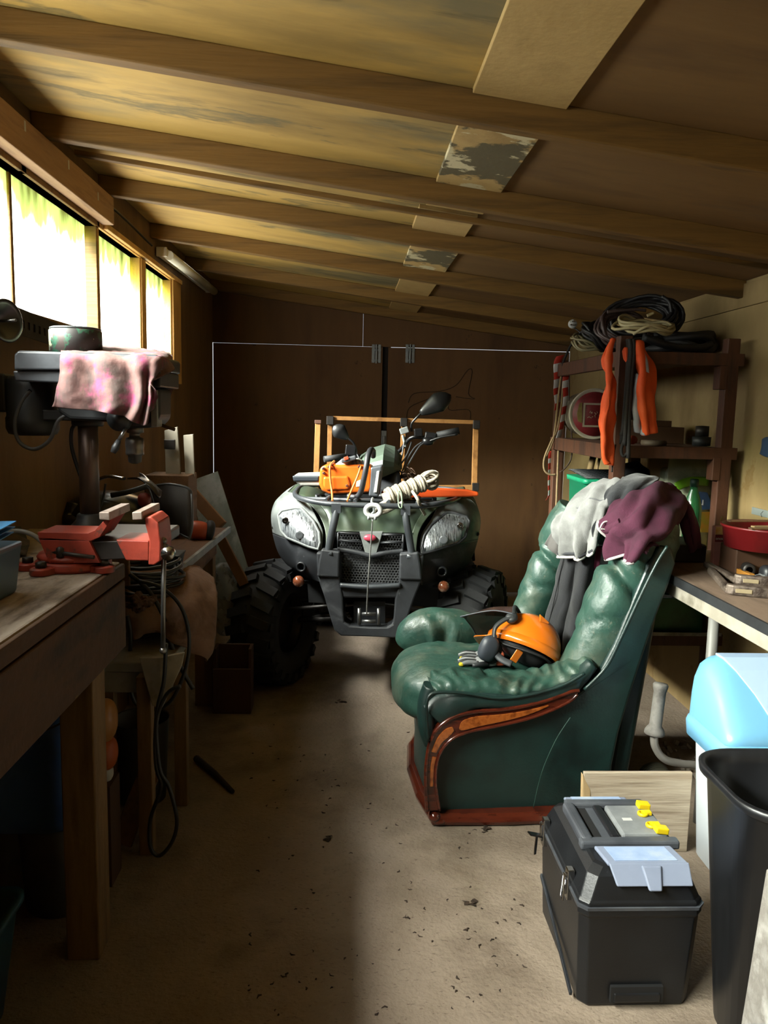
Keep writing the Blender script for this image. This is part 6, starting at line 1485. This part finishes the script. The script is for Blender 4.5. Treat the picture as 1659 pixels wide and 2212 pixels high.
for k, (dx, dy, lab) in enumerate(((.0, -.10, 'split brown lath lying nearest across the red tub'), (.03, -.06, 'pale thin lath lying across the middle of the red tub'), (.01, .08, 'brown lath lying farthest across the red tub'))):
    a = V(tcx-.13+dx, 2.80+dy-.01, z1+.003+.001*k); one('lath', B().beam(a, a+V(.29, .02, .002), .024, .006), OAK if k != 1 else STK, lab, 'lath', 'laths on the red tub', bevel=.001)
p = PY(1556, 1160, 2.93)
t = thing('carton', 'orange and red printed carton standing left of the red tub', 'carton', (p.x, 2.93, ZT))
zt = PY(1556, 1137, 2.93).z; xa = PY(1544, 1160, 2.93).x; xb = xa+.085
part('carton', bx((xa, 2.93, ZT), (xb, 2.955, zt)), M('carton_pink', '#c88a80', '#b87a72', rough=.7, scale=20), t, bevel=.002)
part('panel', bx((xa+.001, 2.927, zt-.032), (xb-.001, 2.9295, zt-.002)), M('carton_orange', '#d08a34', '#e0b070', rough=.6, scale=30), t)
pn = part('panel', bx((xa+.001, 2.927, zt-.060), (xb-.001, 2.9295, zt-.033)), M('carton_red', '#7c1c1a', rough=.6), t)
letters('enou', .0165, V(xa+.002, 2.9265, zt-.052), Matrix.Rotation(math.radians(90), 3, 'X'), M('letter_cream', '#e0d8cc', rough=.6), pn)
p = PY(1553, 1120, 2.75)
one('rod', B().tube([V(xa+.03, 2.97, ZT), V(xa+.02, 2.98, ZT+.06), PY(1560, 1116, 3.0)], .005, 8), STK, 'thin pale rod leaning behind the printed carton', 'rod')
t = thing('knob_clamp', 'black clamp with a round knob at the foot of the printed carton', 'clamp', (xa+.03, 2.62, ZT))
part('body', B().puff(V(xa+.05, 2.63, ZT+.032), (.022, .03, .032), 2.6, 8), BLACK, t); part('knob', B().puff(V(xa+.005, 2.60, ZT+.020), (.014, .014, .016), 2.2, 6), BLACK, t)
part('base', bx((xa+.0, 2.60, ZT), (xa+.09, 2.66, ZT+.012)), BLACK, t, bevel=.004)
one('dark_case', bx((1.24, 3.0, ZT), (1.42, 3.22, ZT+.07)), M('case_dark', '#1e1712', '#2a211a', rough=.6), 'dark flat case on the far end of the right bench by the shelf', 'case', bevel=.006)
# on the wall over the bench
p = PX(1625, 1095, XR-.004); q = PX(1690, 1127, XR-.004)
t = thing('wall_plate', 'blank pale grey metal plate fixed to the right wall above the red tub', 'plate', (XR-.004, (p.y+q.y)/2, q.z))
part('plate', bx((XR-.006, q.y, q.z), (XR-.0005, p.y, p.z)), M('plate_grey', '#8f9894', '#a0a8a4', rough=.5, scale=10), t, bevel=.001)
pm = PX(1645, 1110, XR-.007); part('mark', B().tube([pm+V(0, -.01, .012), pm+V(0, .006, .0), pm+V(0, -.004, -.012)], .0012, 5), M('pencil', '#5a605e'), t)
p = PX(1652, 968, XR-.02)
rows = [[p+V(0, .02, .035), p+V(-.01, -.03, .045), p+V(0, -.09, .05)], [p+V(0, .02, .0), p+V(-.02, -.03, .0), p+V(0, -.09, .0)], [p+V(0, .03, -.025), p+V(-.01, -.02, -.03), p+V(0, -.08, -.04)]]
one('blue_cloth', B().grid(patch(rows, 5, 5)), M('cloth_blue', '#3a5478', '#48648a', rough=.8, scale=9), 'scrap of blue cloth hung on the right wall at the picture edge', 'cloth', solid=.004)
# under the bench
BRD = M('board_pale', '#8a7458', '#9a8468', '#76624a', rough=.8, scale=4)
one('plywood_offcut', B().prism([V(1.60, 3.30, .0), V(1.60, 2.72, .0), V(1.69, 2.72, .40), V(1.69, 3.30, .40)], (.012, 0, .0)), BRD, 'pale plywood offcut leaning on the right wall beneath the bench', 'board', bevel=.001)
for y, x, lab in ((2.50, 1.58, 'dark upright timber under the right bench nearest the pale offcut'), (2.42, 1.45, 'second dark upright timber under the right bench nearer the white bin')):
    one('upright_timber', bx((x, y, 0), (x+.05, y+.04, .80)), OAK, lab, 'timber', 'upright timbers under the right bench', bevel=.003)
random.seed(21); b = B()
for k in range(60):
    c = V(1.50+random.uniform(-.12, .14), 3.1+random.uniform(-.35, .2), .006); b.obox(c, (random.uniform(.01, .035), random.uniform(.008, .02), random.uniform(.006, .02)), (random.random(), random.random(), random.random()*6))
o = one('rubble', b, M('rubble_grey', '#a09484', '#8a7e70', rough=.9, scale=20), 'scatter of pale rubble on the floor under the right bench', 'rubble'); o['kind'] = 'stuff'
b = B(); c = V(1.22, 2.86, .055)
for k in range(5): b.tube([c + V(.05*math.cos(a), .012*(k-2), .04*math.sin(a)) for a in [i*math.pi/9 for i in range(18)]], .011, 8, closed=True)
one('hose_roll', b, M('hose_olive', '#3c3a2c', '#4a4838', rough=.7), 'small roll of olive hose on the floor behind the armchair', 'hose')
# old handlebar with its rubber grip
GRP = M('grip_grey', '#6a6560', '#7a756f', '#55504b', rough=.75, scale=12, bump=.1)
p0, p1 = PY(1428, 1476, 2.56), PY(1413, 1588, 2.54)
t = thing('barrow_handle', 'bent steel handle with a worn grey rubber grip behind the blue lidded bin', 'handle', V(1.2, 2.55, 0))
d = (p0-p1).normalized()
part('tube', B().tube([p0-d*.02, p1, PY(1420, 1622, 2.54), PY(1440, 1642, 2.54), PY(1475, 1650, 2.55), V(1.25, 2.56, .235), V(1.40, 2.58, .12), V(1.44, 2.585, .0125)], .0135, 12, smooth_path=5), M('tube_grey', '#9a948c', '#aaa49c', rough=.35, metal=.5, scale=9), t)
L = (p0-p1).length
part('grip', B().lathe([(0, 0), (.030, 0), (.034, .004), (.034, .014), (.028, .026), (.021, .034), (.0205, L-.03), (.024, L-.018), (.026, L-.006), (.022, L), (0, L)], p1, d, 24), GRP, t)
# weathered board standing in front of the handle
WTH = M('weathered_ply', '#8f7c66', '#a89a86', '#5e4a36', rough=.8, scale=5, stretch=(.3, 4, 5), lo=.3, hi=.68, bump=.2, bs=40, bstretch=(.2, 2, 4))
t = thing('weathered_crate', 'weathered wooden board standing on edge behind the toolbox', 'board', (.98, 2.44, 0))
part('face', bx((.795, 2.43, 0), (1.16, 2.445, .28)), WTH, t, bevel=.002)
part('end_batten', B().prism([V(.79, 2.405, 0), V(.82, 2.405, 0), V(.82, 2.43, .22), V(.79, 2.43, .275)], (0, .02, 0)), M('fresh_pine', '#c8a878', '#d4b688', rough=.6, scale=9), t, bevel=.002)

# ---------------------------------------------------------------- blue lidded bin
BINB = M('bin_white_blue', '#eaf5ff', '#f0f8ff', rough=.35, scale=2)
LIDB = M('lid_blue', '#78b8e0', '#80c0e6', rough=.32, scale=2)
FLAP = M('flap_blue', '#b4cdea', '#bcd4ee', rough=.35, scale=2)
bn = thing('swing_bin', 'pale bin with a sky blue swing lid beside the right bench', 'bin', (1.31, 2.36, 0))
bcx, bcy, hx, hy = 1.325, 2.33, .18, .15
part('body', B().loft([rr(bcx, bcy, hx+e, hy+e, z, .05, 5) for z, e in ((0, -.045), (.01, -.035), (.44, -.012), (.445, -.012))]), BINB, bn)
b = B(); b.loft([rr(bcx, bcy, hx+e, hy+e, z, .05, 5) for z, e in ((.405, .0), (.41, .008), (.455, .012), (.47, .008), (.48, -.006))]); part('lid_rim', b, LIDB, bn)
def lidring(x, k, y0=0.):
    pr = [(2.185, .475), (2.185, .495), (2.20, .52), (2.225, .535), (2.29, .60), (2.35, .655), (2.40, .682), (2.44, .684), (2.468, .668), (2.475, .475)]
    return [V(x, 2.33 + (y-2.33)*(.80+.20*k), .475 + (z-.475)*k) for y, z in pr]
part('lid', B().loft([lidring(x, k) for x, k in ((1.143, .10), (1.146, .40), (1.154, .66), (1.172, .88), (1.195, .97), (1.23, 1.0), (1.50, 1.0), (1.506, .9))]), LIDB, bn, bevel=.004)
fl = [(1.30, 2.222, .538), (1.27, 2.29, .604), (1.235, 2.35, .660), (1.215, 2.40, .687), (1.21, 2.44, .689)]
fr_ = [(1.498, y, z) for x, y, z in fl]
part('flap', B().strip([V(*q) for q in fl], [V(*q) for q in fr_], (0, .003, -.008)), FLAP, bn, bevel=.002)
# black open bin
b = B(); kcx, kcy, kx, ky = 1.055, 1.66, .195, .165
P_ = [(0, -.055), (.006, -.048), (.60, -.006), (.605, .0), (.612, .008), (.63, .010), (.634, .004), (.63, -.004), (.60, -.012), (.012, -.055)]
bb = thing('black_bin', 'open dusty black plastic bin at the right edge beside the toolbox', 'bin', (kcx, kcy, 0))
BK2 = M('bin_black', '#131417', '#1c1d20', '#2e3033', rough=.38, scale=5, stretch=(3, 3, .7), lo=.4, hi=.8)
part('shell', B().loft([rr(kcx, kcy, kx+e, ky+e, z, .10, 8) for z, e in P_]), BK2, bb)
part('liner_clip', B().box((kcx+.09, kcy+ky-.03, .56), (kcx+.095, kcy+ky-.02, .62)).box((kcx+.09, kcy+ky-.03, .61), (kcx+.15, kcy+ky-.02, .62)), GALV, bb)
# weathered post at the right edge
pp = PY(1655, 1890, 1.18)
one('stone_post', B().loft([[V(x, y, z) for x, y in ((a, 1.10), (a+.16, 1.10), (a+.16, 1.2), (a+.004, 1.2))] for z, a in ((0, pp.x-.045), (.2, pp.x-.035), (.4, pp.x-.015), (pp.z, pp.x+.006))], True, False, False), M('post_grey', '#8f8a84', '#77716a', '#a8a49e', rough=.9, scale=12, bump=.5, bs=50), 'rough grey weathered post at the lower right picture edge', 'post', bevel=.004)

# ---------------------------------------------------------------- toolbox
TBX = M('toolbox_black', '#101114', '#181a1d', '#242629', rough=.4, scale=5, lo=.4, hi=.8, bump=.05, bs=180)
TBT = M('toolbox_top', '#3c3f45', '#4a4d53', '#5c5f64', rough=.45, scale=7, bump=.05, bs=160)
CLR = M('clear_lid', '#868fa4', '#949db2', rough=.25, scale=3)
CLRI = M('organiser_blue', '#8ea4c8', '#a0b4d4', '#c0c8d0', rough=.4, scale=8)
YEL = M('clip_yellow', '#f0cc10', '#f4d41c', rough=.4, scale=4)
x0, x1, ya, yb = .580, .880, 1.735, 2.14
tb = thing('toolbox', 'dusty black rolling toolbox with yellow catches on its grey lid', 'toolbox', ((x0+x1)/2, (ya+yb)/2, 0))
def ring_(z, e, f=.02, cx_=0):
    a, b_, c, d = x0+e, x1-e, ya+e, yb-e
    return [V(a+f, c, z), V(b_-f, c, z), V(b_, c+f, z), V(b_, d-f, z), V(b_-f, d, z), V(a+f, d, z), V(a, d-f, z), V(a, c+f, z)]
b = B(); b.loft([ring_(0, .014), ring_(.008, .010), ring_(.245, .0), ring_(.25, -.004), ring_(.268, -.004), ring_(.272, .0)], True, False, False)
part('body', b, TBX, tb, bevel=.003)
b = B(); b.loft([ring_(.272, -.002), ring_(.282, -.003), ring_(.288, .002), ring_(.338, .022, .022), ring_(.352, .042, .02), ring_(.355, .05, .02)], True, False, False)
part('lid', b, TBX, tb, bevel=.003)
part('lid_seam', B().loft([ring_(.266, -.006), ring_(.274, -.007)], True, False, False), TBT, tb)
# recessed foot handle on the end
ft = part('foot_handle', bx((.665, ya-.002, .02), (.795, ya+.016, .062)), M('recess', '#0c0c0e', rough=.7), tb)
part('grip_bar', bx((.672, ya-.006, .022), (.788, ya+.004, .046)), TBX, ft, bevel=.004)
for xx in (.585, .60): part('edge_rib', B().beam(V(x0+.004, yb-.02, .115), V(x0-.004, ya+.03, .02), .012, .008, V(1, 0, 0)), TBT, tb, bevel=.002)
# long handle frame
def zt_(x): return .36
b = B(); b.box((x0+.035, 1.87, .345), (x0+.068, 2.06, .374)); h = part('handle_frame', b, TBT, tb, bevel=.010, seg=3)
part('cross_bar', bx((x0+.03, 1.855, .347), (x1-.012, 1.885, .370)), TBT, tb, bevel=.006)
part('cross_bar', bx((x0+.045, 2.05, .347), (x1-.03, 2.08, .372)), TBT, tb, bevel=.006)
part('tray', bx((x0+.07, 1.886, .350), (x1-.022, 2.05, .358)), TBX, tb)
part('slot', bx((x0+.075, 1.89, .3585), (x0+.096, 2.045, .3605)), M('slot_black', '#08080a', rough=.7), tb)
part('pull_bar', bx((x0+.118, 1.888, .354), (x0+.140, 2.048, .370)), M('pull_black', '#121316', '#1d1e22', rough=.4, scale=20), tb, bevel=.004)
part('bay', bx((x0+.097, 1.89, .3585), (x0+.118, 2.045, .361)), TBT, tb)
tl = part('centre_lid', bx((x0+.15, 1.892, .352), (x1-.028, 2.045, .371)), M('lid_dusty', '#6a6d70', '#7c7f80', '#8f9292', rough=.6, scale=8), tb, bevel=.006)
for yy, hgt in ((1.897, 1), (1.93, 0), (1.99, 0), (2.025, 1)):
    if hgt: part('catch', B().obox(V(x1-.045, yy+.005, .378), (.034, .026, .016), (0, .12, 0)), YEL, tl, bevel=.003)
    else: part('catch', B().lathe([(0, 0), (.015, 0), (.015, .006), (.010, .009), (.010, .004), (0, .004)], V(x1-.06, yy, .371), (0, 0, 1), 16).obox(V(x1-.048, yy, .377), (.018, .016, .008)), YEL, tl)
part('emblem', bx((x0+.175, 1.958, .3712), (x0+.20, 1.972, .3722)), M('emblem_pale', '#c8c8c4', rough=.5), tl)
# clear organisers front and back
def organiser(pts, dn):
    cpt = [Vector(p) for p in pts]
    o = part('organiser', B().prism(cpt, V(0, 0, .010)), CLR, tb, bevel=.004)
    ce = sum(cpt, V(0, 0, 0))/4
    part('window', B().prism([ce+(p-ce)*.78+V(0, 0, .009) for p in cpt], V(0, 0, .0025)), CLRI, o)
    return o
o = organiser([(x0+.060, 1.848, .3555), (x0+.258, 1.848, .3555), (x0+.272, 1.772, .354), (x0+.072, 1.772, .354)], 0)
part('lip', B().prism([V(x0+.072, 1.774, .364), V(x0+.272, 1.774, .364), V(x0+.272, 1.742, .322), V(x0+.085, 1.742, .322)], (0, -.007, .003)), CLR, o, bevel=.003)
part('tab', B().prism([V(x0+.150, 1.766, .362), V(x0+.200, 1.766, .362), V(x0+.192, 1.732, .316), V(x0+.160, 1.732, .316)], (0, -.008, .003)), CLR, o, bevel=.004)
organiser([(x0+.055, 2.135-.04+.02, .349), (x0+.235, 2.115, .349), (x0+.235, 2.082, .353), (x0+.055, 2.082, .353)], 0)
# steel latches on the long side
for yy, op in ((1.83, 0), (2.075, 1)):
    b = B(); b.box((x0-.012, yy-.012, .235), (x0+.006, yy+.012, .315)); b.box((x0-.018, yy-.009, .25), (x0-.010, yy+.009, .30))
    lt = part('latch', b, CHROME, tb, bevel=.002)
    if op: part('latch_arm', B().beam(V(x0-.012, yy, .262), V(x0-.052, yy-.01, .275), .02, .004).beam(V(x0-.03, yy-.012, .268), V(x0-.034, yy-.015, .215), .003, .008), CHROME, lt)
    else: part('latch_wire', B().tube([V(x0-.016, yy-.01, .29), V(x0-.021, yy-.01, .235), V(x0-.021, yy+.01, .235), V(x0-.016, yy+.01, .29)], .002, 6), CHROME, lt)

# ---------------------------------------------------------------- bits on the floor
random.seed(33); b = B()
for k in range(150):
    px, py = random.uniform(520, 1150), random.uniform(1520, 2200)
    c = PZ(px, py)+V(0, 0, .0015); s_ = random.uniform(.0008, .0022); a = random.random()*6; L = random.uniform(.004, .016)
    b.tube([c, c+V(math.cos(a), math.sin(a), .05)*L*.5, c+V(math.cos(a+.6), math.sin(a+.6), 0)*L], [s_, s_*1.4, s_*.5], 5)
for px, py in ((735, 1517), (708, 1812), (1015, 1955), (1050, 1790)):
    for k in range(6):
        c = PZ(px+random.uniform(-12, 12), py+random.uniform(-6, 6)); a = random.random()*6; b.prism([c+V(.012*random.uniform(.4, 1)*math.cos(a+t_), .009*random.uniform(.4, 1)*math.sin(a+t_), .004+.003*math.sin(t_)) for t_ in (0, 1.2, 2.3, 3.3, 4.4, 5.4)], (0, 0, .0015))
o = one('litter', b, M('leaf_dark', '#2a1d12', '#3c2a1a', rough=.9, scale=30), 'dark crumbs of leaf and bark scattered over the concrete floor', 'debris'); o['kind'] = 'stuff'
